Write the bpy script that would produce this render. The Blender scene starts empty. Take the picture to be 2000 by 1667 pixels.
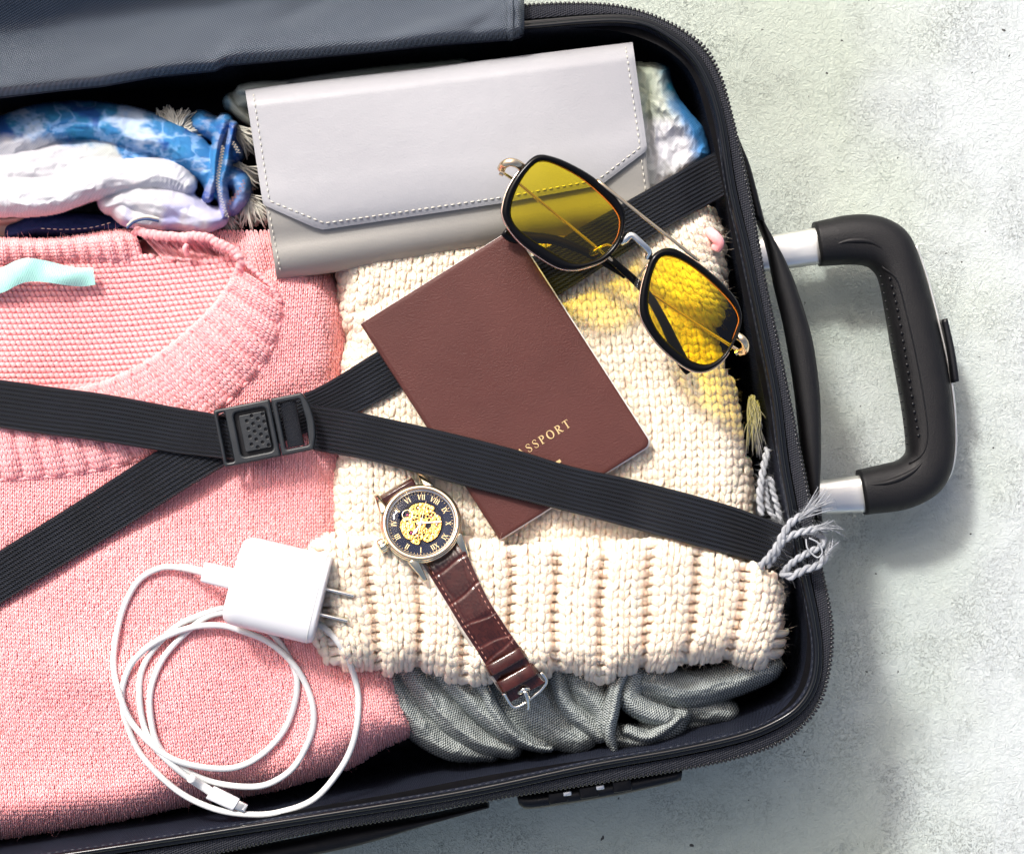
import bpy, math, random
import numpy as np
from mathutils import Vector, Matrix, Euler

random.seed(7)
RNG = np.random.default_rng(7)
R = math.radians
S = bpy.context.scene
COL = S.collection

# ------------------------------------------------------------------ camera, sky, sun, exposure
CAMZ, ZREF, PXM = 1.25, 0.13, 0.00025      # camera height, height of the packed things, metres per photo pixel there
cam_d = bpy.data.cameras.new('camera')
cam = bpy.data.objects.new('camera', cam_d)
COL.objects.link(cam)
cam.location = (0, 0, CAMZ)
cam_d.sensor_width = 36
cam_d.lens = 36 * (CAMZ - ZREF) / (2000 * PXM)
cam_d.clip_start, cam_d.clip_end = 0.05, 50
S.camera = cam

SUN_DIR = Vector((0.47, -0.80, -1.0)).normalized()       # the way the light travels
SUN_EL = math.asin(-SUN_DIR.z)
SUN_AZ = math.atan2(-SUN_DIR.x, -SUN_DIR.y)
w = bpy.data.worlds.new('World')
S.world = w
w.use_nodes = True
wn = w.node_tree
sky = wn.nodes.new('ShaderNodeTexSky')
sky.sky_type = 'NISHITA'
sky.sun_disc = False
sky.sun_elevation = SUN_EL
sky.sun_rotation = SUN_AZ
sky.air_density = 0.65
sky.dust_density = 7.0
sky.ozone_density = 0.0
wn.nodes['Background'].inputs['Strength'].default_value = 0.15
wn.links.new(sky.outputs[0], wn.nodes['Background'].inputs[0])
sun_d = bpy.data.lights.new('sun', 'SUN')
sun_d.energy = 2.45
sun_d.angle = R(7.0)
sun_d.color = (1.0, 0.985, 0.965)
sun = bpy.data.objects.new('sun', sun_d)
COL.objects.link(sun)
sun.location = (-1, 1.6, 2)
sun.rotation_euler = SUN_DIR.to_track_quat('-Z', 'Y').to_euler()
S.view_settings.view_transform = 'Standard'
S.view_settings.look = 'None'
S.view_settings.gamma = 1.0
S.view_settings.exposure = 0.70
S.cycles.max_bounces = 8
S.cycles.transparent_max_bounces = 12
S.cycles.caustics_reflective = False
S.cycles.caustics_refractive = False

# ------------------------------------------------------------------ helpers
def W(x, y, z):
    """a point seen at photo pixel x, y that stands at height z"""
    x, y, z = np.broadcast_arrays(np.asarray(x, float), np.asarray(y, float), np.asarray(z, float))
    s = PXM * (CAMZ - z) / (CAMZ - ZREF)
    return np.stack([(x - 1000) * s, -(y - 833.5) * s, z], -1)

ORG = {}

def tag(o, label=None, cat=None, group=None, kind=None):
    if label: o['label'] = label
    if cat: o['category'] = cat
    if group: o['group'] = group
    if kind: o['kind'] = kind
    return o

def thing(name, px, z, label, cat, group=None):
    o = bpy.data.objects.new(name, None)
    COL.objects.link(o)
    p = W(px[0], px[1], z)
    o.location = p
    o.empty_display_size = 0.02
    ORG[o.name] = np.array(p)
    return tag(o, label, cat, group)

def make(name, V, F, mat, parent=None, col=None, st=None, smooth=True, local=False, label=None, kind=None):
    """F: list of integer arrays (n,3) or (n,4). V in world metres unless local."""
    V = np.asarray(V, float).reshape(-1, 3)
    org = np.zeros(3)
    if parent is not None:
        if parent.name not in ORG:
            ORG[parent.name] = ORG.get(parent.parent.name, np.zeros(3)) if parent.parent else np.zeros(3)
        org = ORG[parent.name]
    if not local:
        V = V - org
    F = [np.asarray(f, int) for f in F if len(f)]
    me = bpy.data.meshes.new(name)
    me.vertices.add(len(V))
    me.vertices.foreach_set('co', V.ravel())
    loops = np.concatenate([f.ravel() for f in F])
    sizes = np.concatenate([np.full(len(f), f.shape[1]) for f in F])
    starts = np.concatenate([[0], np.cumsum(sizes)[:-1]])
    me.loops.add(len(loops))
    me.loops.foreach_set('vertex_index', loops.astype(np.int32))
    me.polygons.add(len(sizes))
    me.polygons.foreach_set('loop_start', starts.astype(np.int32))
    me.polygons.foreach_set('loop_total', sizes.astype(np.int32))
    me.polygons.foreach_set('use_smooth', np.full(len(sizes), smooth))
    me.update(calc_edges=True)
    if col is not None:
        c = np.asarray(col, float)
        if c.ndim == 1: c = np.stack([c, c, c], -1)
        a = me.attributes.new('tone', 'FLOAT_COLOR', 'POINT')
        a.data.foreach_set('color', np.concatenate([c, np.ones((len(c), 1))], 1).ravel())
    if st is not None:
        s3 = np.asarray(st, float)
        if s3.shape[1] == 2: s3 = np.concatenate([s3, np.zeros((len(s3), 1))], 1)
        a = me.attributes.new('st', 'FLOAT_VECTOR', 'POINT')
        a.data.foreach_set('vector', s3.ravel())
    if mat: me.materials.append(mat)
    o = bpy.data.objects.new(name, me)
    COL.objects.link(o)
    if parent is not None: o.parent = parent
    ORG[o.name] = org
    if label: o['label'] = label
    if kind: o['kind'] = kind
    return o

class Acc:
    """collects pieces into one mesh"""
    def __init__(s): s.V, s.F, s.n, s.C, s.T = [], [], 0, [], []
    def add(s, V, F, col=None, st=None):
        V = np.asarray(V, float).reshape(-1, 3)
        s.V.append(V)
        for f in F:
            if len(f): s.F.append(np.asarray(f, int) + s.n)
        if col is not None: s.C.append(np.broadcast_to(np.asarray(col, float), (len(V), 3)) if np.ndim(col) < 2 else col)
        if st is not None: s.T.append(st)
        s.n += len(V)
    def build(s, name, mat, parent=None, **k):
        V = np.concatenate(s.V)
        q = [f for f in s.F if f.shape[1] == 4]; t = [f for f in s.F if f.shape[1] == 3]
        F = ([np.concatenate(q)] if q else []) + ([np.concatenate(t)] if t else []) + [f for f in s.F if f.shape[1] > 4]
        return make(name, V, F, mat, parent, col=np.concatenate(s.C) if s.C else None, st=np.concatenate(s.T) if s.T else None, **k)

def spl(pts, n=100, closed=False):
    """Catmull-Rom through pts (any dimension), n points evenly spaced"""
    P = np.asarray(pts, float)
    m = len(P)
    if closed: Q = np.concatenate([P[-1:], P, P[:2]])
    else: Q = np.concatenate([2 * P[:1] - P[1:2], P, 2 * P[-1:] - P[-2:-1]])
    segs = m if closed else m - 1
    out = []
    t = np.linspace(0, 1, 24, endpoint=False)[:, None]
    for i in range(segs):
        a, b, c, d = Q[i], Q[i + 1], Q[i + 2], Q[i + 3]
        out.append(0.5 * ((2 * b) + (-a + c) * t + (2 * a - 5 * b + 4 * c - d) * t ** 2 + (-a + 3 * b - 3 * c + d) * t ** 3))
    out.append(P[:1] if closed else P[-1:])
    D = np.concatenate(out)
    k = min(2, D.shape[1])
    L = np.concatenate([[0], np.cumsum(np.linalg.norm(np.diff(D[:, :3] if D.shape[1] >= 3 else D, axis=0), axis=1))])
    u = np.linspace(0, L[-1], n, endpoint=not closed)
    return np.stack([np.interp(u, L, D[:, j]) for j in range(D.shape[1])], -1)

def lerp_poly(pts, n):
    P = np.asarray(pts, float)
    L = np.concatenate([[0], np.cumsum(np.linalg.norm(np.diff(P[:, :2], axis=0), axis=1))])
    u = np.linspace(0, L[-1], n)
    return np.stack([np.interp(u, L, P[:, j]) for j in range(P.shape[1])], -1)

def loft(rings, closed_m=True, closed_n=False, cap=True):
    rings = np.asarray(rings, float)
    n, m = rings.shape[:2]
    V = rings.reshape(-1, 3)
    i = np.arange(n if closed_n else n - 1)[:, None]; j = np.arange(m if closed_m else m - 1)[None, :]
    i2, j2 = (i + 1) % n, (j + 1) % m
    Q = np.stack([i * m + j, i * m + j2, i2 * m + j2, i2 * m + j], -1).reshape(-1, 4)
    F = [Q]
    if cap and closed_m and not closed_n:
        c0, c1 = rings[0].mean(0), rings[-1].mean(0)
        V = np.concatenate([V, [c0, c1]])
        k = np.arange(m)
        F.append(np.stack([np.full(m, n * m), (k + 1) % m, k], -1))
        F.append(np.stack([np.full(m, n * m + 1), (n - 1) * m + k, (n - 1) * m + (k + 1) % m], -1))
    return V, F

def frames(P, closed=False):
    P = np.asarray(P, float)
    if closed: T = np.roll(P, -1, 0) - np.roll(P, 1, 0)
    else: T = np.gradient(P, axis=0)
    T /= np.linalg.norm(T, axis=1)[:, None] + 1e-12
    up = np.array([0, 0, 1.0])
    B = np.cross(T, up)
    bad = np.linalg.norm(B, axis=1) < 1e-3
    B[bad] = [1, 0, 0]
    B /= np.linalg.norm(B, axis=1)[:, None]
    N = np.cross(B, T)
    return T, B, N

def tube(P, r, sides=8, closed=False, flat=1.0, cap=True):
    P = np.asarray(P, float)
    T, B, N = frames(P, closed)
    r = np.broadcast_to(np.asarray(r, float), (len(P),))
    a = np.linspace(0, 2 * np.pi, sides, endpoint=False)
    rings = P[:, None] + r[:, None, None] * (np.cos(a)[None, :, None] * B[:, None] + flat * np.sin(a)[None, :, None] * N[:, None])
    return loft(rings, True, closed, cap)

def rope_geo(P, r, pitch, strands=2, sides=6, n=None):
    P = np.asarray(P, float)
    L = np.concatenate([[0], np.cumsum(np.linalg.norm(np.diff(P, axis=0), axis=1))])
    n = n or int(L[-1] / pitch * 10) + 8
    u = np.linspace(0, L[-1], n)
    Q = np.stack([np.interp(u, L, P[:, j]) for j in range(3)], -1)
    T, B, N = frames(Q)
    acc = Acc()
    for k in range(strands):
        ph = 2 * np.pi * (u / pitch + k / strands)
        X = Q + 0.55 * r * (np.cos(ph)[:, None] * B + np.sin(ph)[:, None] * N)
        acc.add(*tube(X, 0.62 * r, sides))
    return acc

def lathe(prof, n=64, cx=0, cy=0):
    prof = np.asarray(prof, float)
    a = np.linspace(0, 2 * np.pi, n, endpoint=False)
    rings = np.stack([np.stack([cx + p[0] * np.cos(a), cy + p[0] * np.sin(a), np.full(n, p[1])], -1) for p in prof])
    return loft(rings, True, False, cap=False)

def box(c, sx, sy, sz, rz=0.0, bev=0.0):
    """bevelled box: centre c, full sizes, turned rz"""
    bev = min(bev, sx / 2 * .98, sy / 2 * .98, sz / 2 * .98)
    m = 12
    def ring(inset, z):
        hx, hy = sx / 2 - inset, sy / 2 - inset
        rr = max(bev * 1.0 - inset, 1e-6) if bev else 1e-6
        pts = []
        for q, (qx, qy) in enumerate([(1, 1), (-1, 1), (-1, -1), (1, -1)]):
            for k in range(4):
                a = q * np.pi / 2 + k / 3 * np.pi / 2
                pts.append((qx * (hx - rr) + rr * np.cos(a), qy * (hy - rr) + rr * np.sin(a), z))
        return pts
    rs = []
    if bev:
        for k in range(4):
            a = k / 3 * np.pi / 2
            rs.append(ring(bev * (1 - np.sin(a)), -sz / 2 + bev * (1 - np.cos(a))))
        for k in range(4):
            a = (3 - k) / 3 * np.pi / 2
            rs.append(ring(bev * (1 - np.sin(a)), sz / 2 - bev * (1 - np.cos(a))))
    else:
        rs = [ring(0, -sz / 2), ring(0, sz / 2)]
    V, F = loft(rs)
    c_, s_ = math.cos(rz), math.sin(rz)
    V = V @ np.array([[c_, s_, 0], [-s_, c_, 0], [0, 0, 1]]) + np.asarray(c, float)
    return V, F

def curve_slab(outlines, depth, bevel=0.0, res=2):
    """a flat plate with holes from 2D outlines (first the outer one); centred on z=0, thickness depth. Returns V, F"""
    cu = bpy.data.curves.new('tmp', 'CURVE')
    cu.dimensions = '2D'
    cu.fill_mode = 'BOTH'
    for o in outlines:
        sp = cu.splines.new('POLY')
        sp.points.add(len(o) - 1)
        for k, p in enumerate(o): sp.points[k].co = (p[0], p[1], 0, 1)
        sp.use_cyclic_u = True
    cu.extrude = max(depth / 2 - bevel, 1e-6)
    cu.bevel_depth = bevel
    cu.bevel_resolution = res
    cu.offset = -bevel
    ob = bpy.data.objects.new('tmp', cu)
    COL.objects.link(ob)
    bpy.context.view_layer.update()
    me = bpy.data.meshes.new_from_object(ob.evaluated_get(bpy.context.evaluated_depsgraph_get()))
    V = np.array([v.co[:] for v in me.vertices])
    by = {}
    for p in me.polygons: by.setdefault(len(p.vertices), []).append(list(p.vertices))
    F = [np.array(v) for v in by.values()]
    bpy.data.objects.remove(ob); bpy.data.curves.remove(cu); bpy.data.meshes.remove(me)
    return V, F

def rrect(w, h, r, n=5, cx=0, cy=0):
    o = []
    for q, (qx, qy) in enumerate([(1, 1), (-1, 1), (-1, -1), (1, -1)]):
        for k in range(n):
            a = q * np.pi / 2 + k / (n - 1) * np.pi / 2
            o.append((cx + qx * (w / 2 - r) + r * math.cos(a), cy + qy * (h / 2 - r) + r * math.sin(a)))
    return o

def round_poly(P, rad, n=5):
    P = np.asarray(P, float); out = []; m = len(P)
    for i in range(m):
        r = rad[i] if np.ndim(rad) else rad
        a, b, c = P[i - 1], P[i], P[(i + 1) % m]
        u = (a - b) / np.linalg.norm(a - b); v = (c - b) / np.linalg.norm(c - b)
        p, q = b + u * r, b + v * r
        for t in np.linspace(0, 1, n): out.append((1 - t) ** 2 * p + 2 * t * (1 - t) * b + t ** 2 * q)
    return np.array(out)

def inpoly(x, y, P):
    P = np.asarray(P, float); x = np.asarray(x, float); y = np.asarray(y, float)
    r = np.zeros(np.broadcast(x, y).shape, bool)
    for i in range(len(P)):
        x1, y1 = P[i - 1]; x2, y2 = P[i]
        if y1 == y2: continue
        c = ((y1 > y) != (y2 > y)) & (x < (x2 - x1) * (y - y1) / (y2 - y1) + x1)
        r ^= c
    return r

def dist_poly(x, y, P):
    """signed distance in pixels, positive inside"""
    P = np.asarray(P, float); d = np.full(np.shape(x), 1e9)
    for i in range(len(P)):
        a, b = P[i - 1], P[i]
        e = b - a; L = e @ e + 1e-9
        t = np.clip(((x - a[0]) * e[0] + (y - a[1]) * e[1]) / L, 0, 1)
        d = np.minimum(d, np.hypot(x - a[0] - t * e[0], y - a[1] - t * e[1]))
    return np.where(inpoly(x, y, P), d, -d)

class Grid:
    """a field in pixel space, sampled bilinearly"""
    def __init__(s, f, x0, x1, y0, y1, step):
        s.x0, s.y0, s.st = x0, y0, step
        s.xs = np.arange(x0, x1 + step, step); s.ys = np.arange(y0, y1 + step, step)
        X, Y = np.meshgrid(s.xs, s.ys)
        s.Z = f(X, Y)
    def __call__(s, x, y):
        fx = np.clip((np.asarray(x, float) - s.x0) / s.st, 0, len(s.xs) - 1.001); fy = np.clip((np.asarray(y, float) - s.y0) / s.st, 0, len(s.ys) - 1.001)
        i, j = fx.astype(int), fy.astype(int); a, b = fx - i, fy - j
        Z = s.Z
        return (Z[j, i] * (1 - a) + Z[j, i + 1] * a) * (1 - b) + (Z[j + 1, i] * (1 - a) + Z[j + 1, i + 1] * a) * b

_P = np.random.default_rng(3).random((256, 256)) * 2 - 1
def noise(x, y, scale, seed=0):
    x = np.asarray(x, float) / scale + seed * 17.3; y = np.asarray(y, float) / scale + seed * 31.7
    i, j = np.floor(x).astype(int), np.floor(y).astype(int); a, b = x - i, y - j
    a, b = a * a * (3 - 2 * a), b * b * (3 - 2 * b)
    g = lambda p, q: _P[p % 256, q % 256]
    return (g(i, j) * (1 - a) + g(i + 1, j) * a) * (1 - b) + (g(i, j + 1) * (1 - a) + g(i + 1, j + 1) * a) * b
def fbm(x, y, scale, octv=4, seed=0):
    s = 0; amp = 1; tot = 0
    for k in range(octv):
        s = s + amp * noise(x, y, scale / 2 ** k, seed + k * 5); tot += amp; amp *= 0.5
    return s / tot
def sstep(a, b, x):
    t = np.clip((x - a) / (b - a), 0, 1); return t * t * (3 - 2 * t)

def sheet(X, Y, Z, mask=None):
    """grid of pixels (n,m) -> world verts and quads, cells with any vertex off the mask left out"""
    n, m = X.shape
    V = W(X, Y, Z).reshape(-1, 3)
    i = np.arange(n - 1)[:, None]; j = np.arange(m - 1)[None]
    Q = np.stack([i * m + j, (i + 1) * m + j, (i + 1) * m + j + 1, i * m + j + 1], -1)
    if mask is not None:
        k = mask[:-1, :-1] & mask[1:, :-1] & mask[1:, 1:] & mask[:-1, 1:]
        Q = Q[k]
    Q = Q.reshape(-1, 4)
    return V, Q

# ------------------------------------------------------------------ materials
def nt_new(name):
    m = bpy.data.materials.new(name)
    m.use_nodes = True
    nt = m.node_tree
    return m, nt, nt.nodes['Principled BSDF']

def mat(name, col, rough=0.5, metal=0.0, spec=0.5, bumps=(), var=0.0, varscale=40, attr=False, sheen=0.0, coat=0.0, trans=0.0, ior=1.45, sss=0.0, wear=None):
    """bumps: (scale per metre, distance m, detail)"""
    m, nt, b = nt_new(name)
    N, L = nt.nodes, nt.links
    b.inputs['Base Color'].default_value = (*col, 1)
    b.inputs['Roughness'].default_value = rough
    b.inputs['Metallic'].default_value = metal
    b.inputs['Specular IOR Level'].default_value = spec
    b.inputs['IOR'].default_value = ior
    b.inputs['Sheen Weight'].default_value = sheen
    b.inputs['Coat Weight'].default_value = coat
    b.inputs['Transmission Weight'].default_value = trans
    if sss:
        b.inputs['Subsurface Weight'].default_value = sss
        b.inputs['Subsurface Radius'].default_value = (1, .5, .35)
        b.inputs['Subsurface Scale'].default_value = 0.003
    tc = N.new('ShaderNodeTexCoord')
    cur = None
    if attr:
        at = N.new('ShaderNodeAttribute'); at.attribute_name = 'tone'
        mx = N.new('ShaderNodeMix'); mx.data_type = 'RGBA'; mx.blend_type = 'MULTIPLY'; mx.inputs[0].default_value = 1
        mx.inputs[6].default_value = (*col, 1)
        L.new(at.outputs['Color'], mx.inputs[7]); cur = mx.outputs[2]
    if var:
        nz = N.new('ShaderNodeTexNoise'); nz.inputs['Scale'].default_value = varscale; nz.inputs['Detail'].default_value = 5
        L.new(tc.outputs['Object'], nz.inputs['Vector'])
        mr = N.new('ShaderNodeMapRange'); mr.inputs[1].default_value = .3; mr.inputs[2].default_value = .7
        mr.inputs[3].default_value = 1 - var; mr.inputs[4].default_value = 1 + var
        L.new(nz.outputs[0], mr.inputs[0])
        hs = N.new('ShaderNodeHueSaturation')
        if cur is not None: L.new(cur, hs.inputs['Color'])
        else: hs.inputs['Color'].default_value = (*col, 1)
        L.new(mr.outputs[0], hs.inputs['Value']); cur = hs.outputs[0]
    if cur is not None: L.new(cur, b.inputs['Base Color'])
    prev = None
    for sc, dist, det in bumps:
        nz = N.new('ShaderNodeTexNoise'); nz.inputs['Scale'].default_value = sc; nz.inputs['Detail'].default_value = det
        L.new(tc.outputs['Object'], nz.inputs['Vector'])
        bp = N.new('ShaderNodeBump'); bp.inputs['Distance'].default_value = dist; bp.inputs['Strength'].default_value = 1
        L.new(nz.outputs[0], bp.inputs['Height'])
        if prev: L.new(prev, bp.inputs['Normal'])
        prev = bp.outputs[0]
    if prev: L.new(prev, b.inputs['Normal'])
    m['_'] = 0
    return m

def weave(name, c_dark, c_light, pitch, rough=0.5, dist=0.0002, coord='Object', rot=0.0, attr=False, sheen=0.0, ratio=1.0, spec=0.3, amount=1.0, blotch=0.0, metal=0.0):
    """two crossing sets of threads; pitch in metres"""
    m, nt, b = nt_new(name)
    N, L = nt.nodes, nt.links
    if coord == 'st':
        at = N.new('ShaderNodeAttribute'); at.attribute_name = 'st'; vec = at.outputs['Vector']
    else:
        vec = N.new('ShaderNodeTexCoord').outputs['Object']
    mp = N.new('ShaderNodeMapping'); mp.inputs['Rotation'].default_value = (0, 0, rot); L.new(vec, mp.inputs[0])
    sep = N.new('ShaderNodeSeparateXYZ'); L.new(mp.outputs[0], sep.inputs[0])
    jt = N.new('ShaderNodeTexNoise'); jt.inputs['Scale'].default_value = 0.25 / pitch; L.new(mp.outputs[0], jt.inputs[0])
    hs = []
    for k, p in ((0, pitch), (1, pitch * ratio)):
        a = N.new('ShaderNodeMath'); a.operation = 'MULTIPLY'; a.inputs[1].default_value = 2 * math.pi / p; L.new(sep.outputs[k], a.inputs[0])
        a2 = N.new('ShaderNodeMath'); a2.operation = 'MULTIPLY_ADD'; a2.inputs[1].default_value = 2.5; L.new(jt.outputs[0], a2.inputs[0]); L.new(a.outputs[0], a2.inputs[2])
        s_ = N.new('ShaderNodeMath'); s_.operation = 'SINE'; L.new(a2.outputs[0], s_.inputs[0]); hs.append(s_.outputs[0])
    pr = N.new('ShaderNodeMath'); pr.operation = 'MULTIPLY'; L.new(hs[0], pr.inputs[0]); L.new(hs[1], pr.inputs[1])
    mr = N.new('ShaderNodeMapRange'); mr.inputs[1].default_value = -1; mr.inputs[2].default_value = 1; L.new(pr.outputs[0], mr.inputs[0])
    mr.inputs[3].default_value = 0.5 - amount / 2; mr.inputs[4].default_value = 0.5 + amount / 2
    mx = N.new('ShaderNodeMix'); mx.data_type = 'RGBA'; L.new(mr.outputs[0], mx.inputs[0])
    mx.inputs[6].default_value = (*c_dark, 1); mx.inputs[7].default_value = (*c_light, 1)
    cur = mx.outputs[2]
    if attr:
        at = N.new('ShaderNodeAttribute'); at.attribute_name = 'tone'
        m2 = N.new('ShaderNodeMix'); m2.data_type = 'RGBA'; m2.blend_type = 'MULTIPLY'; m2.inputs[0].default_value = 1
        L.new(cur, m2.inputs[6]); L.new(at.outputs['Color'], m2.inputs[7]); cur = m2.outputs[2]
    if blotch:
        nz = N.new('ShaderNodeTexNoise'); nz.inputs['Scale'].default_value = 60; nz.inputs['Detail'].default_value = 6; L.new(mp.outputs[0], nz.inputs[0])
        m3 = N.new('ShaderNodeMapRange'); m3.inputs[1].default_value = .3; m3.inputs[2].default_value = .7; m3.inputs[3].default_value = 1 - blotch; m3.inputs[4].default_value = 1 + blotch
        L.new(nz.outputs[0], m3.inputs[0]); h = N.new('ShaderNodeHueSaturation'); L.new(cur, h.inputs['Color']); L.new(m3.outputs[0], h.inputs['Value']); cur = h.outputs[0]
    L.new(cur, b.inputs['Base Color'])
    bp = N.new('ShaderNodeBump'); bp.inputs['Distance'].default_value = dist; L.new(pr.outputs[0], bp.inputs['Height']); L.new(bp.outputs[0], b.inputs['Normal'])
    b.inputs['Roughness'].default_value = rough; b.inputs['Specular IOR Level'].default_value = spec; b.inputs['Sheen Weight'].default_value = sheen
    b.inputs['Metallic'].default_value = metal
    return m

def lens_mat(name, col, base=0.04, rough=0.02):
    m, nt, b = nt_new(name)
    N, L = nt.nodes, nt.links
    N.remove(b)
    out = N['Material Output']
    tr = N.new('ShaderNodeBsdfTransparent'); tr.inputs[0].default_value = (*col, 1)
    gl = N.new('ShaderNodeBsdfGlossy'); gl.inputs['Roughness'].default_value = rough
    lw = N.new('ShaderNodeLayerWeight'); pw_ = N.new('ShaderNodeMath'); pw_.operation = 'POWER'; pw_.inputs[1].default_value = 5.0
    L.new(lw.outputs['Facing'], pw_.inputs[0])
    fr = N.new('ShaderNodeMath'); fr.operation = 'MULTIPLY_ADD'; fr.inputs[1].default_value = 0.9; fr.inputs[2].default_value = base; L.new(pw_.outputs[0], fr.inputs[0])
    mx = N.new('ShaderNodeMixShader')
    L.new(fr.outputs[0], mx.inputs[0]); L.new(tr.outputs[0], mx.inputs[1]); L.new(gl.outputs[0], mx.inputs[2])
    L.new(mx.outputs[0], out.inputs[0])
    return m

M = {}
M['pink'] = mat('pink wool', (0.97, 0.395, 0.40), 0.95, spec=0.04, bumps=((1800, 0.0003, 3),), attr=True, var=0.06, varscale=90, sheen=0.12, sss=0.45)
M['cream'] = mat('cream wool', (0.98, 0.775, 0.60), 0.97, spec=0.03, bumps=((1500, 0.0010, 4), (500, 0.0006, 2)), attr=True, var=0.06, varscale=120, sheen=0.15, sss=0.45)
M['black_plastic'] = mat('black plastic', (0.005, 0.0055, 0.007), 0.30, spec=0.35, bumps=((700, 0.00003, 2),))
M['rail'] = mat('glossy black rail', (0.004, 0.005, 0.007), 0.18, spec=0.4, bumps=((25, 0.0004, 2),))
M['grip'] = mat('satin black grip', (0.007, 0.007, 0.008), 0.46, spec=0.28, bumps=((2200, 0.00018, 2),))
M['shell'] = mat('black shell', (0.004, 0.004, 0.005), 0.35, spec=0.3, bumps=((30, 0.0004, 2),))
M['alu'] = mat('brushed aluminium', (0.78, 0.78, 0.74), 0.34, metal=0.85, bumps=((900, 0.00003, 2),), var=0.05)
M['lining'] = weave('dark lining', (0.003, 0.004, 0.008), (0.018, 0.023, 0.040), 0.0009, 0.5, 0.0001, blotch=.2)
M['tape'] = weave('zip tape', (0.003, 0.003, 0.005), (0.034, 0.037, 0.05), 0.0013, 0.6, 0.0004, rot=0.6, ratio=1.6)
M['tooth'] = mat('zip tooth', (0.010, 0.010, 0.013), 0.14)
M['nylon'] = weave('grey blue nylon', (0.022, 0.027, 0.036), (0.135, 0.165, 0.205), 0.00125, 0.42, 0.0003, rot=0.35, ratio=1.0, spec=0.6)
M['elastic'] = weave('black elastic', (0.001, 0.001, 0.0015), (0.021, 0.027, 0.042), 0.0013, 0.5, 0.0006, coord='st', ratio=0.62, spec=0.35, blotch=.25, attr=True)
M['buckle'] = mat('grey black buckle plastic', (0.012, 0.015, 0.018), 0.36, bumps=((1500, 0.00002, 2),))
M['wallet'] = mat('light grey leather', (0.290, 0.293, 0.310), 0.45, spec=0.35, bumps=((1100, 0.00010, 4), (120, 0.0002, 2)), var=0.025, varscale=25)
M['wallet_edge'] = mat('leather edge paint', (0.164, 0.1394, 0.1312), 0.5)
M['thread'] = mat('pale thread', (0.5084, 0.492, 0.4264), 0.7)
M['lining_thread'] = mat('dark thread', (0.09, 0.10, 0.12), 0.7)
M['cover'] = mat('maroon cover', (0.0738, 0.0246, 0.0205), 0.42, spec=0.28, bumps=((1300, 0.00030, 3), (3500, 0.00008, 2)), var=0.08, varscale=40)
M['paper'] = mat('white paper', (0.697, 0.6806, 0.656), 0.7)
M['gold_print'] = mat('gold foil', (0.7052, 0.5084, 0.246), 0.42, metal=0.4)
M['frame_black'] = mat('black acetate', (0.0015, 0.0015, 0.002), 0.16, spec=0.18)
M['gold'] = mat('pale gold metal', (0.86, 0.66, 0.42), 0.17, metal=1.0)
M['rose'] = mat('rose gold wire', (0.90, 0.64, 0.50), 0.18, metal=1.0)
M['steel'] = mat('polished steel', (0.82, 0.80, 0.72), 0.10, metal=1.0)
M['case_gold'] = mat('champagne gold metal', (0.84, 0.74, 0.52), 0.10, metal=1.0)
M['lens'] = lens_mat('yellow lens', (1.0, 0.80, 0.02))
M['pad'] = lens_mat('clear nose pad', (0.86, 0.88, 0.95))
M['crystal'] = lens_mat('watch crystal', (0.97, 0.98, 1.0), base=0.012, rough=0.01)
M['orange_edge'] = mat('orange lens edge', (0.50, 0.13, 0.01), 0.3)
M['dial'] = mat('dark blue dial', (0.002, 0.005, 0.022), 0.5, spec=.15)
M['movement'] = mat('gold movement', (0.60, 0.30, 0.065), 0.25, metal=1.0, var=0.45, varscale=500, bumps=((700, 0.0004, 2),))
M['ruby'] = mat('ruby jewel', (0.35, 0.02, 0.10), 0.15)
M['croc'] = mat('brown crocodile leather', (0.036, 0.0085, 0.006), 0.2, spec=0.5, bumps=((700, 0.00012, 3),), var=0.35, varscale=180, attr=True, coat=0.35)
M['croc_thread'] = mat('brown thread', (0.3116, 0.1394, 0.1066), 0.7)
M['strap_back'] = mat('beige strap lining', (0.451, 0.41, 0.3608), 0.6)
M['white_plastic'] = mat('white gloss plastic', (0.62, 0.63, 0.65), 0.32, spec=0.4)
M['cable'] = mat('white cable rubber', (0.5576, 0.574, 0.5658), 0.48)
M['prong'] = mat('nickel prong', (0.75, 0.74, 0.68), 0.22, metal=1.0)
M['mint'] = weave('mint satin ribbon', (0.27, 0.56, 0.49), (0.40, 0.68, 0.62), 0.0011, 0.32, 0.00008, rot=.1, ratio=2.5, spec=.6, blotch=.08)
M['dye'] = weave('dyed cotton', (0.70, 0.70, 0.70), (.83, .83, .83), 0.0013, 0.8, 0.00010, attr=True, spec=0.1)
def crinkle(m, scale, dist):
    t_ = m.node_tree
    n0 = [q for q in t_.nodes if q.type == 'BUMP'][0]
    nz = t_.nodes.new('ShaderNodeTexNoise'); nz.inputs['Scale'].default_value = scale; nz.inputs['Detail'].default_value = 5; nz.inputs['Distortion'].default_value = .6
    tc = t_.nodes.new('ShaderNodeTexCoord'); t_.links.new(tc.outputs['Object'], nz.inputs['Vector'])
    b = t_.nodes.new('ShaderNodeBump'); b.inputs['Distance'].default_value = dist; t_.links.new(nz.outputs[0], b.inputs['Height']); t_.links.new(b.outputs[0], n0.inputs['Normal'])
crinkle(M['dye'], 240, .0011)
M['linen'] = weave('grey green linen', (0.10, 0.115, 0.10), (0.50, 0.55, 0.55), 0.0013, 0.95, 0.00045, coord='st', ratio=1.7, spec=0.03, blotch=.15)
crinkle(M['linen'], 200, .0014)
M['cord'] = mat('grey cotton cord', (0.2952, 0.3116, 0.3362), 0.85, bumps=((2500, 0.0003, 2),), var=.15, varscale=300)
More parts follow.
